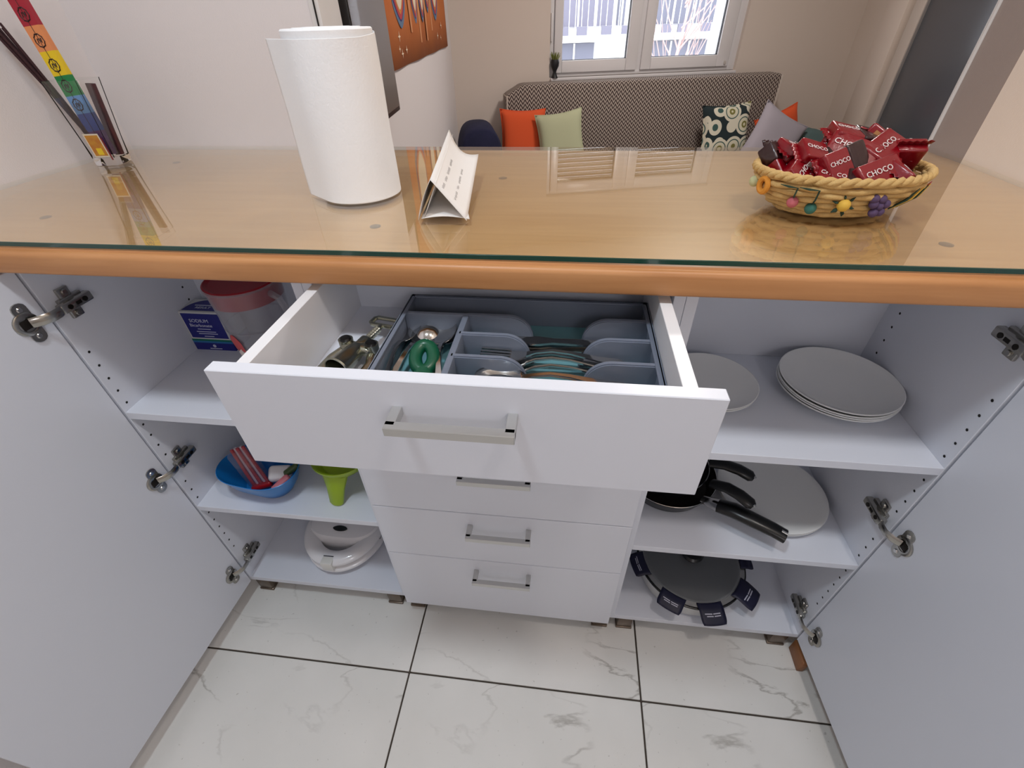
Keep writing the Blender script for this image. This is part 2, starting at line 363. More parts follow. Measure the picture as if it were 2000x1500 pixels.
# ------------------------------------------------------------------ cabinets
foot_m = mat('bronze_foot', (112, 98, 86), 0.35, 0.6)
def foot(parent, x, y):
    bm = nb(); box(bm, (x-0.02, y, 0.006), (x+0.02, y+0.04, ZB), 0.003); box(bm, (x-0.022, y-0.002, 0), (x+0.022, y+0.042, 0.008), 0.002); obj('foot', bm, foot_m, parent)
def hinge(parent, side, z, doorA, doorDir):
    """side -1: left cabinet (panel face looks to +x)"""
    x0 = XL if side < 0 else XR; sx = 1 if side < 0 else -1
    def bx(bm, y0, y1, d0, d1, za, zb, r=0.0015): box(bm, (min(x0+sx*d0, x0+sx*d1), y0, z+za), (max(x0+sx*d0, x0+sx*d1), y1, z+zb), r)
    bm = nb(); bx(bm, 0.008, 0.068, 0.006, 0.020, -0.0085, 0.0085, 0.003); h = obj('hinge', bm, chrome, parent)
    bm = nb(); bx(bm, 0.026, 0.048, 0, 0.006, -0.028, 0.028, 0.002); bx(bm, 0.018, 0.062, 0, 0.008, -0.012, 0.012, 0.002)
    for zz in (-0.02, 0.02):
        M = Matrix.Translation((x0+sx*0.006, 0.037, z+zz)) @ Matrix.Rotation(sx*PI/2, 4, 'Y'); lathe(bm, [(0, 0.003), (0.004, 0.003), (0.005, 0.0015), (0.005, 0)], 12, M=M)
    obj('mounting_plate', bm, chrome, h)
    hd = mat('hinge_dark', (45, 42, 38), 0.4, 0.8)
    for yy in (0.022, 0.052):
        bm = nb(); M = Matrix.Translation((x0+sx*0.0201, yy, z)) @ Matrix.Rotation(sx*PI/2, 4, 'Y'); lathe(bm, [(0, 0.0008), (0.0045, 0.0008), (0.0045, 0)], 12, M=M); obj('screw', bm, hd, h)
    bm = nb(); bx(bm, 0.034, 0.044, 0.02, 0.0206, -0.003, 0.003, 0); obj('slot', bm, hd, h)
    # cup sits on the door face, joined by the link
    nrm = Vector((-doorDir.y, doorDir.x, 0)); nrm = nrm if nrm.x*sx > 0 else -nrm
    c = doorA + doorDir*0.034 + Vector((0, 0, z)); Mc = frame_m(c, doorDir, Vector((0, 0, 1))) 
    flip = 1 if (Mc.to_3x3() @ Vector((0, 0, 1))).dot(nrm) > 0 else -1
    def zf(a, b): return (min(flip*a, flip*b), max(flip*a, flip*b))
    bm = nb(); lo, hi = zf(0.0004, 0.0030)
    prism(bm, [(-0.004+0.011*math.cos(a), s*0.026+0.009*math.sin(a)) for s, r in ((1, (0, 1, 2, 3, 4, 5, 6)), (-1, (6, 7, 8, 9, 10, 11, 12))) for a in [PI*k/6 for k in r]], lo, hi, M=Mc)
    lathe(bm, [(0.0195, flip*0.0004), (0.0195, flip*0.003), (0.018, flip*0.004), (0.0125, flip*0.004), (0.0118, flip*0.0025), (0.0118, flip*0.0004)], 28, M=Mc)
    obj('cup_flange', bm, chrome, h)
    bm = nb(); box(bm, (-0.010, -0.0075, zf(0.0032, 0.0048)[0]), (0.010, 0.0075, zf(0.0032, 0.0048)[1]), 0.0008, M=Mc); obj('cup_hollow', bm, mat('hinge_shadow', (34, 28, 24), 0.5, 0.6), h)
    for zz in (-0.024, 0.024):
        bm = nb(); lathe(bm, [(0, flip*0.0046), (0.0035, flip*0.0046), (0.0048, flip*0.003)], 12, c=(-0.004, zz, 0), M=Mc); obj('screw', bm, steel, h)
    p0 = Vector((x0+sx*0.015, 0.012, z)); p1 = c + nrm*0.005 - doorDir*0.004
    mid = (p0+p1)/2 + nrm*0.010
    bm = nb(); pts = [p0, p0*0.6+mid*0.4+nrm*0.002, mid, mid*0.4+p1*0.6+nrm*0.003, p1]; tube(bm, pts, 0.0088, 8, flat=0.30, up=nrm); obj('link_arm', bm, chrome, h)
def pin_holes(parent, side, rows):
    x0 = XL+0.0004 if side < 0 else XR-0.0004; sx = 1 if side < 0 else -1
    bm = nb()
    for y in rows:
        for k in range(23):
            z = 0.8753 - 0.0312*k
            if z < 0.19: break
            if any(abs(z-s+0.009) < 0.014 for s in (S1, S2)) or (y < 0.1 and any(abs(z-q) < 0.03 for q in (0.562, 0.153))): continue
            M = Matrix.Translation((x0, y, z)) @ Matrix.Rotation(sx*PI/2, 4, 'Y'); lathe(bm, [(0, 0.0), (0.0026, 0.0)], 10, M=M)
    o = obj('pin_holes', bm, dark, parent, smooth=0); o['kind'] = 'stuff'
def cabinet(side):
    lab = ('white open cabinet holding the blue box, pitcher, bowl and sandwich maker' if side < 0 else 'white open cabinet holding the white plates, frying pans and lidded pot')
    c = thing('base_cabinet', lab, 'cabinet', (0, 0, 0))
    lo, hi = (XL, -0.296) if side < 0 else (0.296, XR)     # inner left/right faces
    for a, b in ((lo-0.018 if side < 0 else 0.2795, lo), (hi, -0.2795 if side < 0 else hi+0.018)):
        bm = nb(); box(bm, (a, 0, ZB), (b, DEPTH, ZCB), 0.0006, 1); obj('side_panel', bm, white, c)
    bm = nb(); box(bm, (lo, DEPTH-0.006, ZB), (hi, DEPTH, ZCB)); obj('back_panel', bm, white, c, smooth=0)
    for z, t, n in ((S3, S3-ZB, 'bottom_panel'), (S1, 0.018, 'shelf'), (S2, 0.017, 'shelf')):
        bm = nb(); box(bm, (lo, 0.0, z-t), (hi, DEPTH-0.006, z), 0.0006, 1); obj(n, bm, [white], c)
    bm = nb(); box(bm, (lo, 0.002, ZCB-0.014), (hi, DEPTH-0.006, ZCB-0.0005)); obj('top_panel', bm, white, c, smooth=0)
    # door, swung open a little past square
    if side < 0: A, B = Vector((-0.758, -0.004, 0)), Vector((-0.792, -0.487, 0))
    else: A, B = Vector((0.766, -0.004, 0)), Vector((0.792, -0.485, 0))
    d = (B-A).normalized(); out = Vector((-1, 0, 0)) if side < 0 else Vector((1, 0, 0)); n = (out - d*out.dot(d)).normalized()
    bm = nb(); M = frame_m(A, d, n); s = 1 if (M.to_3x3() @ Vector((0, 0, 1))).z > 0 else -1
    z0, z1 = (ZB+0.001, 1.047) if s > 0 else (-1.047, -ZB-0.001)
    box(bm, (0, 0, z0), ((B-A).length, 0.018, z1), 0.001, 1, M=M); obj('door', bm, white, c)
    for z in (0.967, 0.562, 0.153): hinge(c, side, z, A, d)
    pin_holes(c, side, (0.0145, 0.272))
    for x in ((-0.735, -0.33) if side < 0 else (0.734, 0.33)): foot(c, x, 0.004); foot(c, x, 0.26)
    return c
cabinet(-1); cabinet(1)

def bar_handle(parent, y, z):
    bm = nb(); L = 0.07
    box(bm, (-L, y-0.036, z-0.006), (L, y-0.024, z+0.006), 0.0008, 1)
    for s in (-1, 1): box(bm, (s*L-(0.011 if s > 0 else 0), y-0.030, z-0.006), (s*L+(0.011 if s < 0 else 0), y, z+0.006), 0.0006, 1)
    return obj('handle', bm, alu, parent)
def drawer_unit():
    c = thing('drawer_unit', 'white five-drawer unit between the two open cabinets, top drawer pulled out', 'drawer unit')
    for a, b in ((-0.279, -0.263), (0.263, 0.279)):
        bm = nb(); box(bm, (a, 0, ZB+0.012), (b, DEPTH, ZCB), 0.0006, 1); obj('side_panel', bm, white, c)
    bm = nb(); box(bm, (-0.263, DEPTH-0.006, ZB+0.012), (0.263, DEPTH, ZCB)); obj('back_panel', bm, white, c, smooth=0)
    bm = nb(); box(bm, (-0.263, 0.0, ZB+0.012), (0.263, DEPTH-0.006, ZB+0.03)); obj('bottom_panel', bm, white, c, smooth=0)
    bm = nb(); box(bm, (-0.263, 0.002, ZCB-0.005), (0.263, DEPTH-0.006, ZCB-0.0005)); obj('top_panel', bm, white, c, smooth=0)
    def front(z0, z1, y): 
        bm = nb(); box(bm, (-0.28, y-0.018, z0), (0.28, y, z1), 0.001, 1); return obj('drawer', bm, white, c)
    edges = [ZB, 0.3269, 0.5156, 0.7060, 0.8945]
    for k in range(4):
        f = front(edges[k]+0.0012, edges[k+1]-0.0012, 0.0); bar_handle(f, -0.018, (0.277, 0.470, 0.661, 0.85)[k])
        bm = nb(); box(bm, (-0.245, 0.0005, edges[k]+0.03), (0.245, 0.29, edges[k+1]-0.06)); obj('drawer_box', bm, white, f, smooth=0)
    ye = -0.2057; f = front(0.8959, 1.0465, ye); bar_handle(f, ye-0.018, 1.005)
    for a, b in ((-0.254, -0.238), (0.238, 0.254)):
        bm = nb(); box(bm, (a, ye, 0.93), (b, 0.10, 1.0445), 0.0006, 1); obj('drawer_side', bm, white_edge, f)
    bm = nb(); box(bm, (-0.238, 0.084, 0.93), (0.238, 0.10, 1.0445), 0.0006, 1); obj('drawer_back', bm, white, f)
    bm = nb(); box(bm, (-0.238, ye, 0.948), (0.238, 0.084, 0.955)); obj('drawer_bottom', bm, white, f, smooth=0)
    for x in (-0.262, 0.262): foot(c, x, 0.002); foot(c, x, 0.26)
drawer_unit()
bm = nb(); box(bm, (0.768, -0.058, 0), (0.784, 0.0, 0.05), 0.002)
tag(obj('wood_block', bm, wood_brown), 'small brown wooden block on the floor beside the cabinet foot', 'wood block')
bm = nb(); box(bm, (WR-0.012, -2.3, 0), (WR, 0.36, 0.07), 0.002); struct('baseboard_right', bm, wood_brown)
#PART2
real_glass = mat('tumbler_glass', (255, 255, 255), 0.0); real_glass.node_tree.nodes['Principled BSDF'].inputs['Transmission Weight'].default_value = 1.0; real_glass.node_tree.nodes['Principled BSDF'].inputs['IOR'].default_value = 1.45
# ------------------------------------------------------------------ things on the worktop
def paper_towel():
    r, h = 0.0655, 0.232; c = thing('paper_towel_roll', 'standing roll of white paper towel with a loose sheet edge on the worktop', 'paper towel', (-0.256, 0.229, ZG))
    pt = mat('towel_paper', (246, 246, 247), 0.95, bump=0.22, bscale=260)
    bm = nb(); lathe(bm, [(0.021, 0.0), (r, 0.0), (r, h-0.002), (r-0.002, h), (0.050, h-0.001), (0.048, h+0.001), (0.036, h), (0.034, h+0.0015), (0.021, h), ], 64, close=True); obj('roll', bm, pt, c)
    bm = nb(); lathe(bm, [(0.0185, 0.001), (0.0205, 0.001), (0.0205, h+0.001), (0.0185, h+0.001)], 32, close=True); obj('cardboard_core', bm, mat('grey_card', (150, 140, 128), 0.9), c)
    # outer sheet: wraps the front and leaves the roll on the left, a little lower than the roll
    bm = nb(); R = r+0.0022; a0, a1 = math.radians(42), math.radians(-128)
    def fn(u, v):
        if u < 0.82:
            a = a0+(a1-a0)*(u/0.82); x, y = R*math.cos(a), R*math.sin(a)
        else:
            t = (u-0.82)/0.18; x, y = R*math.cos(a1)+math.sin(a1)*0.060*t, R*math.sin(a1)-math.cos(a1)*0.060*t
        top = h-0.0105+0.006*max(0, 0.35-u)/0.35
        return Vector((x+0.0006*math.sin(40*v+u*9), y, 0.0015+v*(top-0.0015)))
    fn2 = lambda u, v: fn(u, (0.0, 0.004, 0.02, 0.2, 0.4, 0.6, 0.8, 0.98, 0.996, 1.0)[round(v*9)]); grid(bm, fn2, 60, 10); obj('loose_sheet', bm, pt, c, smooth=60, solid=0.0006)
paper_towel()

def tent_paper():
    o = thing('folded_paper_note', 'white paper note folded into a tent with faint handwriting on the worktop', 'paper note', (-0.08, 0.097, ZG))
    O = Vector((-0.08, 0.097, ZG)); V = lambda x, y, z: Vector((x, y, z))-O
    Af, Lf, Rf = V(-.0894, .097, 1.1605), V(-.1155, .095, ZG+.0004), V(-.0405, .0965, ZG+.0006)
    Ab, Lb, Rb = V(-.1225, .375, 1.1755), V(-.150, .372, ZG+.0004), V(-.068, .372, 1.1335)
    bm = nb()
    def right(u, v):
        p = (Af*(1-v)+Ab*v)*(1-u)+(Rf*(1-v)+Rb*v)*u
        return p + Vector((0, -0.03*v*v*math.sin(PI*u)*0.9, -0.010*math.sin(PI*u)*v))
    grid(bm, right, 12, 12)
    grid(bm, lambda u, v: (Af*(1-v)+Ab*v)*(1-u)+(Lf*(1-v)+Lb*v)*u + Vector((-0.003*math.sin(PI*u), 0, 0)), 8, 8)
    Rg = V(-.105, .33, ZG+.004)
    grid(bm, lambda u, v: (Lf*(1-v)+Lb*v)*(1-u)+(Rf*(1-v)+Rg*v)*u + Vector((0.004, 0.003, 0.0015+0.004*math.sin(PI*u)*(1-v))), 10, 6)
    # inner flap leaning against the left side
    I0, I1 = Af+Vector((0.006, 0.006, -0.006)), Lf+Vector((0.008, 0.004, 0.002)); J0, J1 = Ab+Vector((0.006, 0, -0.008)), Lb+Vector((0.012, 0, 0.002))
    grid(bm, lambda u, v: (I0*(1-v)+J0*v)*(1-u)+(I1*(1-v)+J1*v)*u, 4, 4)
    obj('sheet', bm, paper, o, smooth=30, solid=0.0005)
    bm = nb(); rnd = random.Random(3)
    for (u0, v0, v1) in ((0.30, 0.06, 0.62), (0.62, 0.08, 0.62)):
        v = v0
        while v < v1:
            n = rnd.randint(3, 6); pts = []
            for k in range(n*2):
                p = right(u0+0.035*((k % 2)*2-1)*rnd.uniform(0.5, 1), v+0.011*k); nn = Vector((0.75, -0.1, 0.65)); pts.append(p+nn*0.0008)
            tube(bm, pts, 0.00022, 4); v += 0.022*n+0.035
    w = obj('handwriting', bm, mat('pencil_grey', (150, 143, 142), 0.9), o, smooth=0); w['kind'] = 'stuff'
tent_paper()

def incense():
    bx, by = -0.912, 0.420
    t = thing('glass_tumbler', 'square clear glass tumbler with a picture sticker, holding incense', 'tumbler', (bx, by, ZG), math.radians(8))
    sq = lambda a: 1.0/max(abs(math.cos(a)), abs(math.sin(a)))**0.86
    bm = nb(); lathe(bm, [(0, 0), (0.0235, 0), (0.025, 0.002), (0.0275, 0.05), (0.0365, 0.158), (0.0345, 0.158), (0.0255, 0.05), (0.0225, 0.016), (0, 0.015)], 48, shape=sq); obj('glass_body', bm, real_glass, t)
    # sticker: framed picture, plain blocks of colour
    def pan(bm, x0, x1, z0, z1, d):
        f = lambda z: -(0.0256+0.0030*min(z, 0.05)/0.05+(max(z-0.05, 0)*0.1))
        vs = [bm.verts.new(p) for p in ((x0, f(z0)-d, z0), (x1, f(z0)-d, z0), (x1, f(z1)-d, z1), (x0, f(z1)-d, z1))]; bm.faces.new(vs)
    for (x0, x1, z0, z1, d, m, n) in ((-0.013, 0.019, 0.018, 0.064, 0.0004, mat('sticker_white', (215, 205, 185), 0.5), 'sticker'), (-0.0105, 0.0165, 0.021, 0.061, 0.0008, mat('sticker_red', (165, 62, 40), 0.5, rgb2=(205, 165, 50), scale=70), 'sticker_picture'),
                                      (-0.002, 0.010, 0.023, 0.036, 0.0012, mat('sticker_yellow', (222, 190, 40), 0.5), 'sticker_picture')):
        bm = nb(); pan(bm, x0, x1, z0, z1, d); obj(n, bm, m, t, smooth=0, solid=0.0002)
    bm = nb(); pan(bm, 0.019, 0.0225, 0.012, 0.056, 0.0004); obj('sticker_stripe', bm, mat('sticker_maroon', (120, 35, 40), 0.5), t, smooth=0, solid=0.0002)
    # incense box with seven colour bands, leaning out to the upper left
    base = Vector((-0.910, 0.418, ZG+0.020)); top = Vector((-0.939, 0.425, ZG+0.290)); ax = (top-base); Lb = ax.length
    M = frame_m(base, ax, Vector((1.0, 0.1, 0.0))); wd = 0.0155; th = 0.006
    b = thing('incense_box', 'slim rainbow-banded incense box with dark line symbols leaning in the tumbler', 'incense box', base); M = Matrix.Translation(-base) @ M
    cols = [(88, 40, 110), (38, 70, 150), (98, 150, 205), (22, 130, 68), (235, 200, 25), (226, 142, 88), (165, 28, 48)]
    cuts = [0.0, 0.045, 0.078, 0.110, 0.145, 0.185, 0.225, Lb]
    for k in range(7):
        bm = nb(); w0 = wd
        box(bm, (cuts[k], -w0, -th), (cuts[k+1], w0, th), M=M); obj('band', bm, mat('band_%d' % k, cols[k], 0.45), b, smooth=0)
    ink = mat('ink_brown', (45, 22, 20), 0.6)
    for k in range(2, 7):
        cx = (cuts[k]+min(cuts[k+1], cuts[k]+0.034))/2; bm = nb(); n = 9
        ring = [(cx+(0.0098+0.0012*(i % 2))*math.cos(2*PI*i/(2*n)), (0.0098+0.0012*(i % 2))*math.sin(2*PI*i/(2*n)), sg*(th+0.0003)) for sg in (1,) for i in range(2*n)]
        for sg in (1, -1):
            rr = [(x, y*0.85, sg*abs(z)) for x, y, z in ring]; tube(bm, rr, 0.0011, 4, closed=True, M=M)
            tube(bm, [(cx-0.004, -0.004, sg*(th+.0003)), (cx+0.003, -0.003, sg*(th+.0003)), (cx+0.002, 0.001, sg*(th+.0003)), (cx-0.003, 0.003, sg*(th+.0003)), (cx+0.004, 0.004, sg*(th+.0003))], 0.0012, 4, M=M)
        o = obj('symbol', bm, ink, b, smooth=0); o['kind'] = 'stuff'
    bm = nb()
    for sg in (1, -1): tube(bm, [(0.03, 0, sg*(th+.0004)), (Lb-0.004, 0, sg*(th+.0004))], 0.0006, 4, M=M)
    o = obj('center_line', bm, ink, b, smooth=0); o['kind'] = 'stuff'
    # incense sticks fan out to the left
    sm = mat('incense_maroon', (58, 22, 28), 0.8, var=0.3, scale=200); rnd = random.Random(5)
    for k in range(9):
        f = k/8; lo = Vector((-0.922+0.010*f, 0.418+0.006*rnd.uniform(-1, 1), ZG+0.018)); hi = Vector((-1.010+0.022*f, 0.405+0.012*rnd.uniform(-1, 1), ZG+0.240+0.012*rnd.random())); dr = (hi-lo).normalized()
        bm = nb(); tube(bm, [Vector((0, 0, 0)), dr*0.035, dr*0.04, (hi-lo)], [0.0009, 0.0009, 0.0023, 0.0023], 6)
        tag(obj('incense_stick', bm, sm, loc=lo), 'thin maroon incense stick fanning out of the glass tumbler', 'incense stick', 'incense sticks in the tumbler')
    bm = nb(); M2 = frame_m((0, 0, 0), (0.06, 0.06, 1), (1, -0.1, 0)); box(bm, (0.0, -0.010, -0.004), (0.132, 0.010, 0.004), 0.001, M=Matrix.Rotation(0, 4, 'X') @ M2 @ Matrix.Identity(4))
    tag(obj('incense_packet', bm, mat('packet_dark', (38, 34, 34), 0.4, rgb2=(90, 30, 40), scale=60), loc=(-0.893, 0.425, ZG+0.018)), 'dark incense packet standing inside the tumbler behind the box', 'incense packet')
incense()

# ------------------------------------------------------------------ straw basket with wrapped sweets
BC = Vector((0.508, 0.192, ZG)); BRX, BRY, BH = 0.116, 0.080, 0.057
def basket():
    c = thing('straw_basket', 'oval woven straw basket with raffia fruit ornaments, heaped with red sweets', 'basket', BC, math.radians(4))
    straw = mat('straw', (222, 190, 128), 0.75, rgb2=(190, 150, 88), scale=60, bump=0.5, bscale=500)
    rows = 7; ns = 26
    def rad(t): return 0.66+0.34*math.sin(t*PI/2)**0.9
    for r in range(rows):
        t = r/(rows-1); z = 0.005+t*(BH-0.010); q = rad(t); bm = nb(); n = ns*6
        pts = []
        for k in range(n):
            a = 2*PI*k/n; w = 0.0022*math.cos(a*ns/2+PI*r); pts.append(((BRX*q+w)*math.cos(a), (BRY*q+w)*math.sin(a), z+0.0007*math.sin(a*7+r)))
        tube(bm, pts, 0.0042, 6, closed=True, flat=1.05); obj('woven_strand', bm, straw, c, smooth=80)
    for k in range(ns):
        a = 2*PI*(k+0.5)/ns; bm = nb(); tube(bm, [((BRX*rad(t)-0.001)*math.cos(a), (BRY*rad(t)-0.001)*math.sin(a), 0.004+t*(BH-0.006)) for t in (0, .25, .5, .75, 1)], 0.0022, 5); obj('stake', bm, straw, c)
    bm = nb(); lathe(bm, [(0, 0.001), (0.68, 0.001), (0.69, 0.004), (0, 0.005)], 48, sx=BRX, sy=BRY); obj('base', bm, straw, c)
    # rim: two twisted strands
    for ph in (0, PI):
        bm = nb(); n = 200; obj_pts = []
        for k in range(n):
            a = 2*PI*k/n; tw = a*24+ph; obj_pts.append(((BRX+0.002+0.0025*math.cos(tw))*math.cos(a), (BRY+0.002+0.0025*math.cos(tw))*math.sin(a), BH-0.001+0.0025*math.sin(tw)))
        tube(bm, obj_pts, 0.0042, 6, closed=True); obj('rim_strand', bm, straw, c, smooth=80)
    def on(aDeg, t, d=0.006):
        a = math.radians(aDeg); q = rad(t); p = Vector(((BRX*q+d)*math.cos(a), (BRY*q+d)*math.sin(a), 0.005+t*(BH-0.010))); n = Vector((math.cos(a)/BRX, math.sin(a)/BRY, 0)).normalized()
        return p, n
    gr = mat('raffia_green', (38, 62, 48), 0.8); org = mat('raffia_orange', (214, 142, 48), 0.7); yel = mat('raffia_yellow', (220, 178, 70), 0.7); pk = mat('raffia_pink', (196, 104, 112), 0.7); tl = mat('raffia_teal', (52, 110, 98), 0.7); pu = mat('raffia_purple', (82, 62, 98), 0.7); cr = mat('raffia_cream', (196, 196, 150), 0.7)
    def ball(bm, p, r, sq=1.0): lathe(bm, [(0, -r)]+[(r*math.sin(PI*k/8), -r*math.cos(PI*k/8)) for k in range(1, 8)]+[(0, r)], 12, c=p)
    p, n = on(196, 0.72); bm = nb(); M = frame_m(p+n*0.001, n.cross(Vector((0, 0, 1))), (0, 0, 1)); tube(bm, [(0.0075*math.cos(a), 0.0095*math.sin(a), 0) for a in [2*PI*k/16 for k in range(16)]], 0.0042, 8, closed=True, M=M); obj('orange_ornament', bm, org, c)
    p, n = on(180, 0.7); bm = nb(); ball(bm, p+n*0.001, 0.008); obj('cream_ornament', bm, cr, c)
    for a, t, m in ((222, 0.38, pk), (236, 0.24, tl)):
        p, n = on(a, t); bm = nb(); ball(bm, p+n*0.002, 0.0078); ch = obj('cherry_ornament', bm, m, c)
        p2, n2 = on(a+4, 0.85); bm = nb(); tube(bm, [p+n*0.003+Vector((0, 0, 0.006)), (p+p2)/2+n*0.006, p2+n2*0.001], 0.0012, 5); obj('stem', bm, gr, ch)
        bm = nb(); q1, m1 = on(a-9, 0.88); tube(bm, [p2+n2*0.001, (p2+q1)/2+n2*0.003, q1+m1*0.001], [0.001, 0.003, 0.0008], 6, flat=0.5); obj('leaf', bm, gr, ch)
    p, n = on(258, 0.45); bm = nb(); ball(bm, p+n*0.002, 0.0085); f = obj('yellow_flower', bm, yel, c)
    for k in range(6):
        a = 2*PI*k/6+0.3; X = n.cross(Vector((0, 0, 1))); d = X*math.cos(a)+Vector((0, 0, 1))*math.sin(a); bm = nb(); tube(bm, [p+d*0.006, p+d*0.011+n*0.002, p+d*0.016], [0.001, 0.004, 0.0008], 6, flat=0.5); obj('leaf', bm, gr, f)
    p, n = on(283, 0.42); X = n.cross(Vector((0, 0, 1)))
    g = None
    for (u, v) in ((0, 0), (0.009, 0.003), (-0.009, 0.002), (0.004, -0.009), (-0.005, -0.008), (0.0, 0.009), (0.011, 0.010)):
        bm = nb(); ball(bm, p+X*u+Vector((0, 0, v))+n*0.003, 0.0062); o = obj('grape', bm, pu, c)
    for a, m in ((303, gr), (309, yel), (316, gr), (322, yel), (330, pk)):
        p, n = on(a, 0.2); p2, n2 = on(a+5, 0.85); bm = nb(); tube(bm, [p+n*0.001, (p+p2)/2+n*0.005, p2+n2*0.001], [0.002, 0.0042, 0.001], 6, flat=0.5); obj('leaf', bm, m, c)
basket()
def sweets():
    foil = mat('red_foil', (132, 0, 18), 0.28, 0.0, coat=0.35, bump=0.6, bscale=60); br = mat('brown_foil', (44, 10, 14), 0.3, 0.0, coat=0.35, bump=0.7, bscale=60)
    wt = mat('print_white', (236, 225, 222), 0.4); gold = mat('biscuit_print', (176, 120, 70), 0.4)
    def pack(L=0.034, w=0.0185, h=0.0115, word='CHOCO', twotone=True, fin=0.010):
        """pillow pack: bar inside, crimped fin at each end"""
        bm = nb(); box(bm, (-L, -w, -h), (L, w, h), 0.0035, 3)
        for v in bm.verts: v.co += 0.0012*Vector(noise.noise_vector(v.co*70))
        parts = [('wrapper', bm, foil)]
        bm = nb(); box(bm, (L*0.12, -w-0.0013, -h-0.0013), (L+0.0010, w+0.0013, h+0.0013), 0.0035, 3); 
        if twotone: parts.append(('brown_end', bm, br))
        else: bm.free()
        for s in (-1, 1):
            bm = nb(); n = 11
            def f(u, v, s=s): 
                zz = 0.0012*((int(round(u*(n-1))) % 2)*2-1)*min(1, v*3); return Vector((s*(L-0.001+fin*v), (u-0.5)*2*w*(1+0.12*v), zz+0.003*v*s))
            grid(bm, f, n, 4); parts.append(('crimped_end', bm, br if (s > 0 and twotone) else foil))
        if word: parts.append(('lettering', text_bm(word, 0.0092 if twotone else 0.0115, Matrix.Translation((-L*(0.42 if twotone else 0.15), 0.001, h+0.0010))), wt))
        bm = nb(); box(bm, (-L*0.7, -w-0.0014, -h*0.45), (-L*0.05, -w-0.0001, h*0.45)); parts.append(('print_panel', bm, gold if not twotone else wt))
        return parts
    kinds = []
    for kw in (dict(), dict(word='CHOCO ', twotone=False), dict(word='CHOCO', twotone=False, L=0.031, w=0.020)):
        lst = []
        for (n, bm, m) in pack(**kw):
            o = obj(n, bm, m, smooth=40, solid=0.0004 if n == 'crimped_end' else 0); COL.objects.unlink(o); lst.append((n, o.data, m, n == 'crimped_end')); bpy.data.objects.remove(o)
        kinds.append(lst)
    # (x, y, z, rx, ry, rz) about the basket's centre: lower layer, then the heap
    P = [(-0.044, -0.002, 0.024, .1, .1, .4, 1), (0.0, -0.030, 0.020, .0, .1, .1, 0), (0.056, -0.012, 0.020, .1, -.1, -.4, 0), (0.03, 0.030, 0.020, 0, 0, .2, 1), (-0.035, 0.034, 0.020, 0, 0, -.3, 2),
         (-0.068, -0.016, 0.054, .75, -.30, 1.0, 1), (-0.018, -0.046, 0.044, .55, .15, -.2, 0), (0.034, -0.040, 0.054, .75, -.2, .45, 1), (0.082, -0.024, 0.046, .4, .35, .75, 0), (0.092, 0.014, 0.060, -.1, .95, 1.3, 0), (0.035, 0.040, 0.048, -.2, 0, .2, 0),
         (-0.030, 0.038, 0.050, -.2, .1, -.2, 1), (-0.088, 0.014, 0.052, .2, -.7, 2.0, 0), (-0.040, -0.002, 0.070, .5, .25, .2, 0), (0.006, 0.002, 0.076, .8, .25, -.5, 1), (0.052, 0.004, 0.078, .45, -.3, .7, 2), (0.016, 0.034, 0.090, .25, .2, .1, 0), (0.070, 0.034, 0.080, -.3, .5, -.6, 1), (-0.014, -0.022, 0.066, .9, -.2, .5, 0), (-0.062, 0.034, 0.066, .3, .3, .6, 0)]
    for (x, y, z, a, b, g, kd) in P:
        t = thing('wrapped_sweet', ('red and brown foil-wrapped sweet heaped in the straw basket' if kd == 0 else 'all-red foil-wrapped sweet heaped in the straw basket'), 'sweet', BC+Vector((x*0.92, y*0.95, z*0.94+0.004)), rot=(a, b, g), group=('two-tone foil sweets' if kd == 0 else 'red foil sweets')+' in the straw basket')
        for (n, me, m, sol) in kinds[kd]:
            o = bpy.data.objects.new(n, me); COL.objects.link(o); o.parent = t
            if sol: md = o.modifiers.new('thickness', 'SOLIDIFY'); md.thickness = 0.0004; md.offset = 0
sweets()

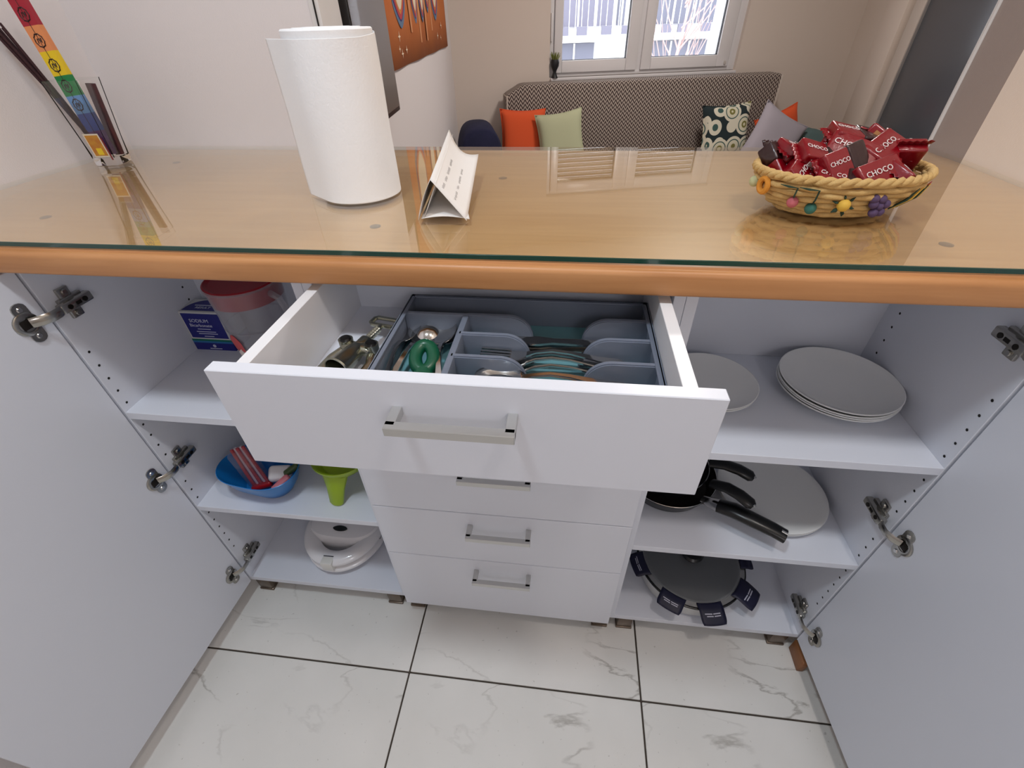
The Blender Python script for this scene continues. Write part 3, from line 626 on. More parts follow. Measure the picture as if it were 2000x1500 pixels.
# ------------------------------------------------------------------ left cabinet contents
def left_contents():
    # box of sodium bicarbonate
    x0, x1, y0, y1, z0, h = -0.7555, -0.655, 0.226, 0.286, S1, 0.103
    c = thing('carton', 'navy and white carton of sodium bicarbonate on the upper left shelf', 'carton', (x0, y0, z0)); card = mat('white_card', (205, 205, 205), 0.55); w, d = x1-x0, y1-y0
    bm = nb(); box(bm, (0, 0, 0), (w, d, h), 0.0012, 1); obj('carton_body', bm, card, c)
    bl = mat('carton_blue', (22, 26, 120), 0.45); wh = mat('print_pale', (205, 208, 226), 0.5)
    def pl(n, a, b, za, zb, m, yy=-0.0004): bm = nb(); box(bm, (a, yy-0.0003, za), (b, yy+0.0003, zb)); return obj(n, bm, m, c, smooth=0)
    f = pl('front_print', 0.005, w-0.004, 0.034, h-0.004, bl); pl('green_stripe', 0, w, 0.025, 0.030, mat('stripe_green', (0, 110, 90), 0.5)); pl('teal_stripe', 0, w, 0.020, 0.025, mat('stripe_teal', (40, 110, 170), 0.5)); pl('foot_print', 0, w, 0.0, 0.020, bl)
    FMx = lambda x, z: frame_m((x, -0.0009, z), (1, 0, 0), (0, 0, 1))
    for (s, sz, z, m) in (('SODIUM', 0.0125, 0.080, wh), ('Bicarbonate', 0.0115, 0.068, wh), ('for kitchen use', 0.0062, 0.058, wh), ('natural cleaning and baking', 0.0044, 0.051, wh), ('deodorises and softens', 0.0044, 0.046, wh), ('NET WT 500g', 0.0045, 0.039, wh)):
        pass
    for (s, sz, z) in (('SODIUM', 0.0125, 0.080), ('Bicarbonate', 0.0115, 0.068)): obj('lettering', text_bm(s, sz, FMx(w*0.42, z)), wh, c, smooth=0)
    for k, (a, b, z) in enumerate(((0.030, 0.062, 0.0585), (0.024, 0.072, 0.0515), (0.027, 0.074, 0.046), (0.038, 0.062, 0.039))): pl('small_print', a, b, z-0.0009, z+0.0009, wh, -0.0009)
    bm = nb(); lathe(bm, [(0, 0.0006), (0.004, 0.0006), (0.004, 0)], 16, M=frame_m((w*0.5, -0.0007, 0.012), (1, 0, 0), (0, 0, 1))); obj('emblem', bm, wh, c); pl('small_print', w*0.36, w*0.66, 0.0035, 0.0055, wh, -0.0009)
    for s in (1,):
        bm = nb(); box(bm, (w-0.0003, 0, 0), (w+0.0005, d, 0.020)); obj('side_print', bm, bl, c, smooth=0); bm = nb(); box(bm, (w-0.0003, 0, 0.020), (w+0.0005, d, 0.025)); obj('side_stripe', bm, mat('stripe_teal'), c, smooth=0); bm = nb(); box(bm, (w-0.0003, 0, 0.025), (w+0.0005, d, 0.030)); obj('side_stripe', bm, mat('stripe_green'), c, smooth=0)
    bm = nb(); n = 14; prism(bm, [(0.005, 0.007), (w-0.005, 0.007)]+[(w/2+(w/2-0.005)*math.cos(PI*k/n), 0.007+(d-0.012)*math.sin(PI*k/n)**0.8) for k in range(1, n)], h, h+0.0006); obj('top_print', bm, bl, c, smooth=0)
    obj('lettering', text_bm('RESULT', 0.011, frame_m((w*0.5, 0.019, h+0.0008), (1, 0, 0), (0, 1, 0))), wh, c, smooth=0)
    bm = nb(); box(bm, (w*0.24, 0.028, h+0.0006), (w*0.78, 0.031, h+0.001)); obj('small_print', bm, wh, c, smooth=0)
    # pitcher
    p = thing('pitcher', 'frosted clear plastic pitcher with a red lid on the upper left shelf', 'pitcher', (-0.517, 0.172, S1))
    frost = thin_glass('frosted_plastic', (240, 240, 242), rough=0.25, haze=0.20, hazecol=(225, 222, 226)); H = 0.212
    bm = nb(); lathe(bm, [(0, 0.001), (0.050, 0.001), (0.053, 0.004), (0.070, H), (0.073, H+0.004), (0.071, H+0.006), (0.0685, H), (0.0515, 0.006), (0, 0.004)], 48); obj('jug_body', bm, frost, p)
    bm = nb(); lathe(bm, [(0.0655, H-0.030), (0.0675, H-0.030), (0.0688, H+0.003), (0.071, H+0.007), (0.068, H+0.0085), (0.062, H+0.004), (0, H+0.003), (0, H), (0.062, H)], 48); obj('lid', bm, red, p)
    bm = nb(); tube(bm, [(0.064, -0.02, H-0.012), (0.085, -0.028, H-0.018), (0.098, -0.033, H-0.05), (0.096, -0.033, H-0.10), (0.075, -0.026, H-0.145), (0.058, -0.020, H-0.155)], 0.0065, 10, flat=1.0); obj('handle', bm, frost, p)
    bm = nb(); tube(bm, [(0.0635*math.cos(a), 0.0635*math.sin(a), H-0.085) for a in [2*PI*k/48 for k in range(48)]], 0.0012, 6, closed=True); obj('level_ridge', bm, frost, p)
    for (a0, a1, za, zb, m) in ((-128, -98, 0.082, 0.124, mat('decal_red', (196, 70, 72), 0.5)), (-122, -86, 0.060, 0.090, mat('decal_white', (225, 215, 210), 0.5)), (-124, -82, 0.026, 0.066, mat('decal_yellow', (216, 172, 66), 0.5))):
        bm = nb(); rr = lambda z: 0.0535+0.017*z/H+0.0006
        grid(bm, lambda u, v: Vector((rr(za+(zb-za)*v)*math.cos(math.radians(a0+(a1-a0)*u)), rr(za+(zb-za)*v)*math.sin(math.radians(a0+(a1-a0)*u)), za+(zb-za)*(v*(0.6+0.4*math.sin(PI*u))))), 10, 6); obj('fruit_decal', bm, m, p, solid=0.0003)
    # blue bowl: rounded triangle
    b = thing('plastic_bowl', 'blue rounded-triangle plastic bowl on the middle left shelf', 'bowl', (-0.605, 0.092, S2), math.radians(-8))
    sh = lambda a: 1.0+0.10*math.cos(3*(a+PI/2))*-1
    bm = nb(); lathe(bm, [(0, 0.0), (0.055, 0.0), (0.062, 0.003), (0.083, 0.035), (0.100, 0.078), (0.0985, 0.079), (0.081, 0.036), (0.059, 0.006), (0, 0.004)], 60, shape=sh, sy=0.92); obj('bowl_shell', bm, mat('blue_plastic', (20, 116, 190), 0.3, sub=0.0), b)
    # bowl contents
    o = thing('straw_packet', 'clear packet of red straws with a red end standing in the blue bowl', 'packet', (-0.602, 0.055, S2+0.022), rot=(math.radians(-8), math.radians(-12), 0.3))
    for k in range(5):
        bm = nb(); tube(bm, [(0.009*(k-2), 0.003*(k % 2), 0.006), (0.007*(k-2), 0.004*(k % 2)+0.01, 0.125)], 0.0040, 8); obj('straw', bm, mat('straw_red', (176, 60, 70), 0.3) if k % 2 == 0 else mat('straw_clear', (205, 190, 200), 0.2), o)
    bm = nb(); box(bm, (-0.026, -0.009, 0), (0.026, 0.013, 0.016), 0.006, 3); obj('red_end', bm, mat('straw_end_red', (170, 22, 30), 0.3), o)
    bm = nb(); box(bm, (-0.025, -0.0085, 0.012), (0.025, 0.018, 0.12), 0.006, 2); obj('sleeve', bm, thin_glass('packet_film', (245, 240, 242), rough=0.05, haze=0.08), o)
    def pillow_bag(nm, lab, loc, rot, sx, sy, sz, m):
        bm = nb(); box(bm, (-sx, -sy, -sz), (sx, sy, sz), min(sx, sy, sz)*0.9, 4)
        for v in bm.verts: v.co += 0.004*Vector(noise.noise_vector(v.co*45+Vector((loc[0]*30, 0, 0))))
        tag(obj(nm, bm, m, loc=loc, rot=rot, smooth=60), lab, 'packet', None)
    pillow_bag('sachet', 'white crumpled sachet lying in the blue bowl', (-0.558, 0.075, S2+0.055), (0.5, 0.2, 0.4), 0.026, 0.020, 0.010, mat('sachet_white', (225, 220, 222), 0.3))
    pillow_bag('sachet', 'pink crumpled sachet lying in the blue bowl', (-0.545, 0.052, S2+0.048), (0.4, -0.3, 0.9), 0.024, 0.010, 0.008, mat('sachet_pink', (214, 120, 130), 0.3))
    pillow_bag('sachet', 'dark green sachet at the rim of the blue bowl', (-0.530, 0.085, S2+0.066), (0.2, -0.4, 0.5), 0.020, 0.008, 0.006, mat('sachet_green', (70, 88, 50), 0.4))
    # lime stand
    g = thing('lime_stand', 'lime green plastic stand with dished top and stubby legs', 'plastic stand', (-0.402, 0.112, S2)); lime = mat('lime_plastic', (150, 178, 28), 0.35, sub=0.0)
    bm = nb(); lathe(bm, [(0, 0.083), (0.050, 0.086), (0.068, 0.108), (0.072, 0.110), (0.072, 0.105), (0.058, 0.082), (0.040, 0.066), (0, 0.064)], 48); obj('dish', bm, lime, g)
    for k in range(3):
        a = math.radians(-98+120*k); bm = nb(); tube(bm, [(0.043*math.cos(a), 0.043*math.sin(a), 0.080), (0.056*math.cos(a), 0.056*math.sin(a), 0.045), (0.070*math.cos(a), 0.070*math.sin(a), 0.006), (0.071*math.cos(a), 0.071*math.sin(a), 0.001)], [0.034, 0.024, 0.0185, 0.015], 14, flat=0.55, up=(math.cos(a), math.sin(a), 0)); obj('leg', bm, lime, g)
    # sandwich maker
    s = thing('sandwich_maker', 'white closed sandwich maker with looped handle on the lower left shelf', 'sandwich maker', (-0.512, 0.135, S3)); sw = mat('glossy_white_plastic', (232, 230, 232), 0.18, coat=0.3)
    sup = lambda a: 1.0/((abs(math.cos(a))**3.2+abs(math.sin(a))**3.2)**(1/3.2))
    def half(prof, nm): bm = nb(); lathe(bm, prof, 56, shape=sup, sx=1.06, sy=0.86, c=(0, 0.055, 0)); return obj(nm, bm, sw, s)
    half([(0, 0.004), (0.100, 0.004), (0.108, 0.012), (0.110, 0.040), (0, 0.040)], 'lower_shell'); half([(0, 0.0415), (0.110, 0.0415), (0.109, 0.062), (0.098, 0.077), (0.07, 0.083), (0, 0.085)], 'upper_shell')
    for (za, zb, nm, ro) in ((0.012, 0.039, 'lower_handle', 0.1135), (0.042, 0.072, 'upper_handle', 0.1165)):
        bm = nb(); zc = (za+zb)/2; hh = (zb-za)/2
        pts = [(0.098*math.cos(a), 0.030-0.116*max(0, -math.sin(a)), zc) for a in [PI+PI*k/28 for k in range(29)]]
        tube(bm, pts, 0.0235, 14, flat=hh/0.0235, up=(0, 0, 1)); obj(nm, bm, sw, s)
    bm = nb(); box(bm, (-0.020, -0.112, 0.034), (0.014, -0.088, 0.0715), 0.003, 2); obj('latch', bm, mat('latch_cream', (226, 224, 218), 0.25), s)
    bm = nb(); box(bm, (-0.018, -0.0895, 0.0716), (0.012, -0.0865, 0.0735), 0.0006, 1); obj('latch_gap', bm, mat('latch_dark', (70, 70, 76), 0.4), s)
    bm = nb(); n = 12; prism(bm, [(0.022*math.cos(PI*k/n), -0.005+0.009*math.sin(PI*k/n)**1.2) for k in range(n+1)]+[(-0.022*math.cos(PI*k/n), -0.005-0.009*math.sin(PI*k/n)**1.2) for k in range(1, n)], 0.0835, 0.0862); obj('indicator_lamp', bm, mat('indicator_dark', (8, 20, 18), 0.15, coat=0.5), s)
    bm = nb()
    for k, (a, b_) in enumerate(((-0.008, -0.001), (0.0, 0.007), (0.009, 0.0115))): box(bm, (a, 0.026, 0.0848), (b_, 0.030, 0.0858))
    o = obj('maker_mark', bm, mat('mark_grey', (60, 60, 66), 0.5), s, smooth=0); o['kind'] = 'stuff'
    bm = nb(); tube(bm, [(0.1105, 0.0, 0.041), (0.1115, 0.05, 0.041), (0.1105, 0.12, 0.041)], 0.0028, 6); obj('hinge_seam', bm, black, s)
left_contents()
# ------------------------------------------------------------------ right cabinet contents
def plate_mesh(r, h, nm='plate'):
    bm = nb(); lathe(bm, [(0, 0.0), (r*0.58, 0.0), (r*0.62, 0.0015), (r*0.90, h*0.72), (r, h), (r*1.002, h+0.0015), (r*0.985, h+0.002), (r*0.89, h*0.78+0.0015), (r*0.62, 0.0045), (0, 0.004)], 64)
    o = obj(nm, bm, china); me = o.data; bpy.data.objects.remove(o); return me
def stack(cx, cy, z, n, r, h, dz, top_label, rest_label, group):
    me = plate_mesh(r, h)
    for k in range(n):
        o = bpy.data.objects.new('plate', me); COL.objects.link(o); o.location = (cx+0.001*math.sin(k*2.3), cy+0.0012*math.cos(k*1.7), z+k*dz)
        tag(o, top_label if k == n-1 else (('bottom ' if k == 0 else 'second ' if k == n-2 else 'third ')+rest_label), 'plate', group)
stack(0.657, 0.183, S1, 4, 0.107, 0.024, 0.0055, 'topmost white plate of the taller stack on the upper right shelf', 'plate, counted from the top, of the taller stack on the upper shelf', 'plates in the taller stack on the upper right shelf')
stack(0.415, 0.180, S1, 2, 0.092, 0.018, 0.006, 'top white plate of the short stack behind the pulled-out drawer', 'white plate of the short stack behind the pulled-out drawer', 'plates in the short stack on the upper right shelf')
stack(0.632, 0.168, S2, 3, 0.121, 0.014, 0.0055, 'topmost large white plate under the pan handles on the middle right shelf', 'large white plate of the stack under the pan handles', 'large plates on the middle right shelf')

def pan(label, c, z, r, h, hp, hw, group, ferrule=True, body=None):
    t = thing('frying_pan', label, 'pan', (c[0], c[1], z), group=group); O = Vector((c[0], c[1], z))
    inner = mat('pan_nonstick', (22, 20, 22), 0.45, rgb2=(70, 62, 60), scale=260); outer = mat('pan_outside', (30, 30, 32), 0.3, 0.3)
    bm = nb(); lathe(bm, [(0, 0.0), (r*0.78, 0.0), (r*0.86, 0.005), (r, h), (r+0.0015, h+0.001), (r+0.0015, h+0.002)], 64); 
    obj('pan_outside', bm, outer, t)
    bm = nb(); lathe(bm, [(r-0.002, h+0.001), (r*0.85, 0.008), (r*0.77, 0.003), (0, 0.003)], 64); obj('pan_inside', bm, inner, t)
    bm = nb(); tube(bm, [(r*math.cos(a), r*math.sin(a), h+0.0015) for a in [2*PI*k/64 for k in range(64)]], 0.0012, 6, closed=True); obj('rim', bm, steel, t)
    pts = [Vector(p)-O for p in hp]
    if ferrule:
        d = (pts[1]-pts[0]); bm = nb(); tube(bm, [pts[0], pts[0]+d*0.55, pts[0]+d*1.05], [0.012, 0.0165, 0.019], 12, flat=0.5, up=(0, 0, 1)); obj('ferrule', bm, steel, t)
    bm = nb(); tube(bm, pts[1:], hw, 12, flat=0.6, up=(0, 0, 1)); o = obj('handle', bm, black, t, smooth=50)
    e = pts[-1]*0.82+pts[-2]*0.18; dd = (pts[-1]-pts[-2]).normalized(); bm = nb(); tube(bm, [e-dd*0.006+Vector((0, 0, hw[-1]*0.62)), e+dd*0.006+Vector((0, 0, hw[-1]*0.62))], 0.0032, 8, flat=0.25, up=(0, 0, 1)); obj('hanging_hole', bm, alu, o)
pan('largest frying pan with steel ferrule and squared black handle over the shelf', (0.392, 0.190), S2, 0.112, 0.043, [(0.458, 0.112, S2+0.040), (0.486, 0.089, S2+0.050), (0.512, 0.072, S2+0.060), (0.548, 0.048, S2+0.062), (0.582, 0.030, S2+0.060), (0.604, 0.018, S2+0.056)], [0.019, 0.021, 0.0195, 0.0185, 0.018], None)
pan('middle frying pan nested in the largest, rounded black handle pointing to the plates', (0.385, 0.196), S2+0.030, 0.096, 0.040, [(0.462, 0.140, S2+0.070), (0.474, 0.130, S2+0.076), (0.498, 0.108, S2+0.092), (0.520, 0.088, S2+0.094), (0.538, 0.070, S2+0.090), (0.543, 0.064, S2+0.088)], [0.014, 0.015, 0.0155, 0.0155, 0.009], None, False)
pan('smallest frying pan on top of the nested pans, rounded black handle', (0.380, 0.200), S2+0.060, 0.082, 0.036, [(0.455, 0.172, S2+0.100), (0.470, 0.168, S2+0.104), (0.500, 0.158, S2+0.112), (0.528, 0.145, S2+0.112), (0.550, 0.132, S2+0.108), (0.556, 0.128, S2+0.106)], [0.014, 0.015, 0.0155, 0.0155, 0.009], None, False)

def pot():
    cx, cy = 0.506, 0.150; t = thing('lidded_pot', 'wide low pot with glass lid and navy packaging tabs on the bottom right shelf', 'pot', (cx, cy, S3)); r, h = 0.142, 0.064
    pw = mat('pot_white_base', (206, 206, 204), 0.3)
    bm = nb(); lathe(bm, [(0, 0.0), (r*0.86, 0.0), (r*0.93, 0.006), (r, h), (r-0.003, h), (r*0.91, 0.008), (0, 0.005)], 64); obj('pot_body', bm, [pw], t)
    bm = nb(); lathe(bm, [(0, 0.006), (r*0.90, 0.009), (r-0.004, h-0.003)], 64); obj('pot_lining', bm, mat('pot_dark', (58, 58, 62), 0.5), t)
    bm = nb(); tube(bm, [((r+0.001)*math.cos(a), (r+0.001)*math.sin(a), h+0.001) for a in [2*PI*k/64 for k in range(64)]], 0.0030, 8, closed=True); obj('black_rim', bm, black, t)
    bm = nb(); lathe(bm, [(r-0.001, h+0.004), (r-0.001, h+0.006), (r-0.018, h+0.008), (r-0.019, h+0.005)], 64, close=True); obj('lid_band', bm, mat('lid_steel', (186, 184, 180), 0.3, 0.9), t)
    bm = nb(); lathe(bm, [(r-0.013, h+0.0075), (r*0.7, h+0.012), (r*0.35, h+0.015), (0, h+0.016), (0, h+0.014), (r*0.35, h+0.013), (r*0.7, h+0.010), (r-0.013, h+0.0045)], 64); obj('lid_glass', bm, thin_glass('lid_glass', (225, 227, 229), ior=1.6, haze=0.42, hazecol=(176, 178, 180)), t)
    bm = nb(); lathe(bm, [(0, h+0.036), (0.024, h+0.035), (0.030, h+0.030), (0.026, h+0.022), (0.022, h+0.015), (0, h+0.015)], 32); obj('lid_knob', bm, black, t)
    for k, (ang, w, ln) in enumerate(((-166, 0.034, 0.020), (-119, 0.032, 0.024), (-80, 0.032, 0.032), (-36, 0.032, 0.036), (4, 0.032, 0.016), (60, 0.03, 0.0), (120, 0.03, 0.0))):
        a = math.radians(ang); M = Matrix.Rotation(a-PI/2+PI/2, 4, 'Z'); bm = nb(); rr = r-0.012
        def f(u, v):
            s = v*(0.020+ln); y = (u-0.5)*2*w*(1 if v < 0.85 else 1-0.10*(v-0.85)/0.15)
            x = rr+s; z = h+0.0095 if s < 0.018 else h+0.0095-0.30*(s-0.018)*(1+6*(s-0.018)); x -= (1-math.cos(y/rr))*rr*0.8
            return M @ Vector((x, y, z))
        grid(bm, f, 8, 10); o = obj('packaging_tab', bm, navy, t, solid=0.0008)
        if k in (1, 2, 3, 0):
            bm = nb()
            for (v, u0, u1) in ((0.50, 0.18, 0.80), (0.60, 0.24, 0.80)):
                for (p, q) in ((u0, (u0+u1)/2-0.02), ((u0+u1)/2+0.02, u1)):
                    c4 = [f(p, v)+Vector((0, 0, 0.0011)), f(q, v)+Vector((0, 0, 0.0011)), f(q, v+0.045)+Vector((0, 0, 0.0011)), f(p, v+0.045)+Vector((0, 0, 0.0011))]; bm.faces.new([bm.verts.new(x) for x in c4])
            pr = obj('tab_print', bm, mat('tab_print_white', (190, 190, 205), 0.5), o, smooth=0, solid=0.0002); pr['kind'] = 'stuff'
pot()

# ------------------------------------------------------------------ drawer contents
ZD = 0.955
def tray():
    t = thing('cutlery_tray', 'grey plastic cutlery tray with scooped dividers in the pulled-out drawer', 'cutlery tray', (0, 0, ZD)); pl = mat('grey_blue_plastic', (118, 126, 142), 0.35, bump=0.05, bscale=300)
    X0, X1, Y0, Y1, H = -0.126, 0.2365, -0.203, 0.042, 0.050; XV = -0.029; th = 0.0035
    bm = nb(); box(bm, (X0+0.004, Y0+0.004, 0.0005), (X1-0.004, Y1-0.004, 0.0035)); obj('tray_floor', bm, mat('tray_floor_glare', (110, 160, 170), 0.3), t, smooth=0)  # teal glare on the tray floor is put into its base colour
    bm = nb()
    box(bm, (X0, Y0, 0.0005), (X0+th, Y1, H), 0.001); box(bm, (X1-th, Y0, 0.0005), (X1, Y1, H), 0.001); box(bm, (X0, Y0, 0.0005), (X1, Y0+th, H), 0.001); box(bm, (X0, Y1-th, 0.0005), (X1, Y1, H), 0.001)
    obj('tray_wall', bm, pl, t)
    bm = nb(); box(bm, (X0-0.001, Y0, H-0.003), (X0+0.008, Y1, H), 0.0014); box(bm, (X1-0.008, Y0, H-0.003), (X1+0.001, Y1, H), 0.0014); box(bm, (X0, Y1-0.008, H-0.003), (X1, Y1+0.001, H), 0.0014); box(bm, (X0, Y0-0.001, H-0.003), (X1, Y0+0.008, H), 0.0014); obj('tray_rim', bm, pl, t)
    bm = nb(); box(bm, (XV-0.005, Y0+th, 0.003), (XV+0.005, -0.012, H-0.001), 0.003, 2); obj('divider', bm, pl, t)
    bm = nb(); box(bm, (X0+th, -0.014, 0.003), (XV+0.002, -0.006, H-0.001), 0.003, 2); obj('divider', bm, pl, t)
    def hump(y, xa, xb, sgn):
        """divider wall from xa (full height) sweeping down at xb"""
        n = 12; rr = 0.036; pts = [(xa, 0.003), (xa, H-0.001)]
        pts += [(xb-sgn*rr+sgn*rr*math.sin(PI/2*k/n), H-0.001-rr*(1-math.cos(PI/2*k/n))) for k in range(n+1)]
        pts += [(xb+sgn*0.002, 0.012), (xb+sgn*0.005, 0.004), (xb+sgn*0.006, 0.003)]
        bm = nb(); prism(bm, pts, y-0.0042, y+0.0042, 'y'); bmesh.ops.recalc_face_normals(bm, faces=bm.faces); bmesh.ops.bevel(bm, geom=[e for e in bm.edges if abs(e.verts[0].co.y-e.verts[1].co.y) < 1e-6], offset=0.0016, segments=2, affect='EDGES'); obj('divider', bm, pl, t, smooth=40)
    for y in (-0.010, -0.060, -0.113):
        hump(y, XV, 0.070, 1); hump(y, X1-0.002, 0.142, -1)
tray()
def cutlery(kind, L=0.195):
    """along +x, head first (x<0), arched neck; returns bmesh"""
    bm = nb(); H2 = L/2
    def ribbon(path, thick):
        rows = []
        for (x, z, w) in path: rows.append([bm.verts.new((x, -w, z)), bm.verts.new((x, w, z)), bm.verts.new((x, w*0.92, z+thick)), bm.verts.new((x, -w*0.92, z+thick))])
        for A, B in zip(rows[:-1], rows[1:]):
            for k in range(4): bm.faces.new([A[k], A[(k+1) % 4], B[(k+1) % 4], B[k]])
        bm.faces.new(rows[0]); bm.faces.new(rows[-1][::-1])
    if kind == 'knife': ribbon([(-H2, 0.0, 0.003), (-H2+0.015, 0.0, 0.008), (-0.02, 0.0, 0.0095), (0.0, 0.001, 0.005), (0.03, 0.001, 0.006), (H2-0.005, 0.0, 0.0085), (H2, 0.0, 0.005)], 0.003)
    else:
        ribbon([(-0.035, 0.003, 0.006), (-0.022, 0.008, 0.0032), (0.0, 0.0125, 0.0028), (0.025, 0.011, 0.0032), (0.06, 0.005, 0.0055), (H2-0.006, 0.001, 0.0085), (H2, 0.0, 0.005)], 0.0022)
        if kind == 'fork':
            ribbon([(-0.034, 0.003, 0.006), (-0.045, -0.001, 0.0115), (-0.058, -0.001, 0.012)], 0.0018)
            for k in range(4): box(bm, (-H2, -0.012+k*0.0067, 0.001), (-0.056, -0.0085+k*0.0067, 0.0028))
        else:
            n = 10
            def f(u, v):
                a = 2*PI*u; r = v; return Vector((-0.063+0.033*r*math.cos(a), 0.021*r*math.sin(a), -0.004+0.0085*r*r))
            grid(bm, f, 24, 6, closeu=True); bmesh.ops.remove_doubles(bm, verts=bm.verts, dist=0.00002)
    return bm
def drawer_items():
    me = {}
    for k in ('knife', 'fork', 'spoon'):
        o = obj(k, cutlery(k), steel, smooth=50); me[k] = o.data; bpy.data.objects.remove(o)
    def put(kind, nm, loc, rot, label, group):
        o = bpy.data.objects.new(nm, me[kind]); COL.objects.link(o); o.location = loc; o.rotation_euler = rot
        if kind == 'spoon': md = o.modifiers.new('thickness', 'SOLIDIFY'); md.thickness = 0.0006
        tag(o, label, kind, group)
    for k in range(4): put('knife', 'table_knife', (0.100+0.004*(k % 2), -0.022-0.008*k, ZD+0.014+0.0045*(k % 3)), (0, 0.02*(k % 3-1), 0.03*(k-1.5)), 'steel table knife lying in the rear knife row of the grey tray', 'knives in the tray')
    for k in range(4): put('fork', 'table_fork', (0.100, -0.070-0.009*k, ZD+0.014+0.0055*((k*2) % 3)), (0, 0.03, 0.03*(k-1.5)), 'steel table fork lying in the middle row of the grey tray', 'forks in the tray')
    for k in range(4): put('spoon', 'table_spoon', (0.100, -0.122-0.010*k, ZD+0.016+0.0055*((k*2) % 3)), (0, 0.02, 0.03*(k-1.5)), 'steel table spoon lying in the front row of the grey tray', 'spoons in the front row')
    for k, (x, y, z, a, b) in enumerate(((-0.105, -0.075, 0.014, 1.66, -0.15), (-0.114, -0.085, 0.020, 1.5, 0.1), (-0.055, -0.080, 0.016, 1.45, -0.1), (-0.049, -0.090, 0.024, 1.38, 0.15))):
        put('spoon', 'tea_spoon', (x, y, ZD+z), (b*1.5, 0.0, -a), 'steel spoon lying lengthwise beside the green handle in the left tray bay', 'spoons in the left bay')
    g = thing('green_peeler', 'peeler with dark green looped handle and steel head in the tray', 'peeler', (-0.066, -0.122, ZD+0.020), rot=(math.radians(10), 0, 0.15)); gm = mat('dark_green_plastic', (10, 84, 58), 0.3)
    bm = nb(); tube(bm, [(0.012*math.cos(a)*1.0, 0.02+0.020*math.sin(a), 0.012+0.004*math.sin(a)) for a in [2*PI*k/24 for k in range(24)]], 0.0090, 12, closed=True); obj('handle_loop', bm, gm, g)
    bm = nb(); tube(bm, [(0.0, 0.0, 0.010), (-0.001, -0.03, 0.006), (-0.002, -0.065, 0.003)], [0.0125, 0.013, 0.011], 12, flat=0.6, up=(0, 0, 1)); obj('handle_grip', bm, gm, g)
    bm = nb(); lathe(bm, [(0, 0.007), (0.010, 0.005), (0.015, 0.0), (0.014, -0.001), (0, 0.004)], 24, c=(0.002, 0.062, 0.018)); obj('steel_head', bm, steel, g)
    k = thing('gold_bottle_cap', 'small copper-coloured round lid in the front right bay of the tray', 'lid', (0.190, -0.165, ZD+0.0045)); bm = nb(); lathe(bm, [(0, 0.030), (0.018, 0.029), (0.020, 0.026), (0.020, 0.0), (0.018, 0.0), (0.018, 0.024), (0, 0.026)], 32); obj('cap_shell', bm, mat('copper', (190, 140, 105), 0.25, 0.9), k)
    bm = nb(); tube(bm, [(0.0205*math.cos(a), 0.0205*math.sin(a), 0.003) for a in [2*PI*i/32 for i in range(32)]], 0.001, 6, closed=True); obj('cap_rim', bm, mat('copper'), k)
    # winged corkscrew, axis along local +y (handle end)
    c = thing('corkscrew', 'winged metal corkscrew with black rivets lying in the open drawer', 'corkscrew', (-0.177, -0.073, ZD+0.004), math.radians(-12)); cm = mat('aged_nickel', (170, 170, 155), 0.25, 1.0)
    RX = Matrix.Translation((0, 0, 0.018)) @ Matrix.Rotation(-PI/2, 4, 'X')
    bm = nb(); lathe(bm, [(0.0180, -0.052), (0.0185, -0.050), (0.0165, -0.045), (0.0145, -0.026), (0.013, -0.010), (0.0105, 0.0), (0.0085, 0.0), (0.0125, -0.026), (0.0150, -0.044), (0.0165, -0.052)], 28, M=RX, close=True); obj('bell_frame', bm, cm, c)
    bm = nb(); box(bm, (-0.025, -0.010, 0.010), (0.025, 0.010, 0.026), 0.007, 3); box(bm, (-0.008, 0.0, 0.010), (0.008, 0.026, 0.026), 0.005, 3); obj('yoke', bm, cm, c)
    for s in (-1, 1):
        bm = nb(); lathe(bm, [(0, 0.0), (0.0105, 0.0), (0.0105, 0.020), (0, 0.020)], 20, c=(s*0.021, 0.004, 0.008)); tube(bm, [(s*0.022, 0.0, 0.016), (s*0.031, -0.022, 0.013), (s*0.031, -0.045, 0.010), (s*0.028, -0.070, 0.008)], [0.006, 0.0055, 0.0065, 0.0085], 10, flat=0.6, up=(0, 0, 1)); w = obj('wing_arm', bm, cm, c)
        bm = nb(); lathe(bm, [(0, 0.0030), (0.0070, 0.0027), (0.0085, 0.0), (0, 0.0)], 16, c=(s*0.021, 0.004, 0.028)); obj('rivet_cap', bm, black, w)
    bm = nb(); prof = [(0.0035, 0.02)]
    for k in range(6): prof += [(0.0040, 0.024+k*0.0052), (0.0062, 0.0262+k*0.0052), (0.0040, 0.0284+k*0.0052)]
    prof += [(0.0038, 0.064), (0, 0.064)]; lathe(bm, prof, 16, M=RX); obj('ringed_shaft', bm, cm, c)
    bm = nb(); tube(bm, [(x, y, 0.018) for (x, y) in ((-0.017, 0.064), (0.017, 0.064), (0.021, 0.068), (0.021, 0.080), (0.017, 0.084), (-0.017, 0.084), (-0.021, 0.080), (-0.021, 0.068))], 0.0036, 8, closed=True); obj('loop_handle', bm, cm, c)
drawer_items()

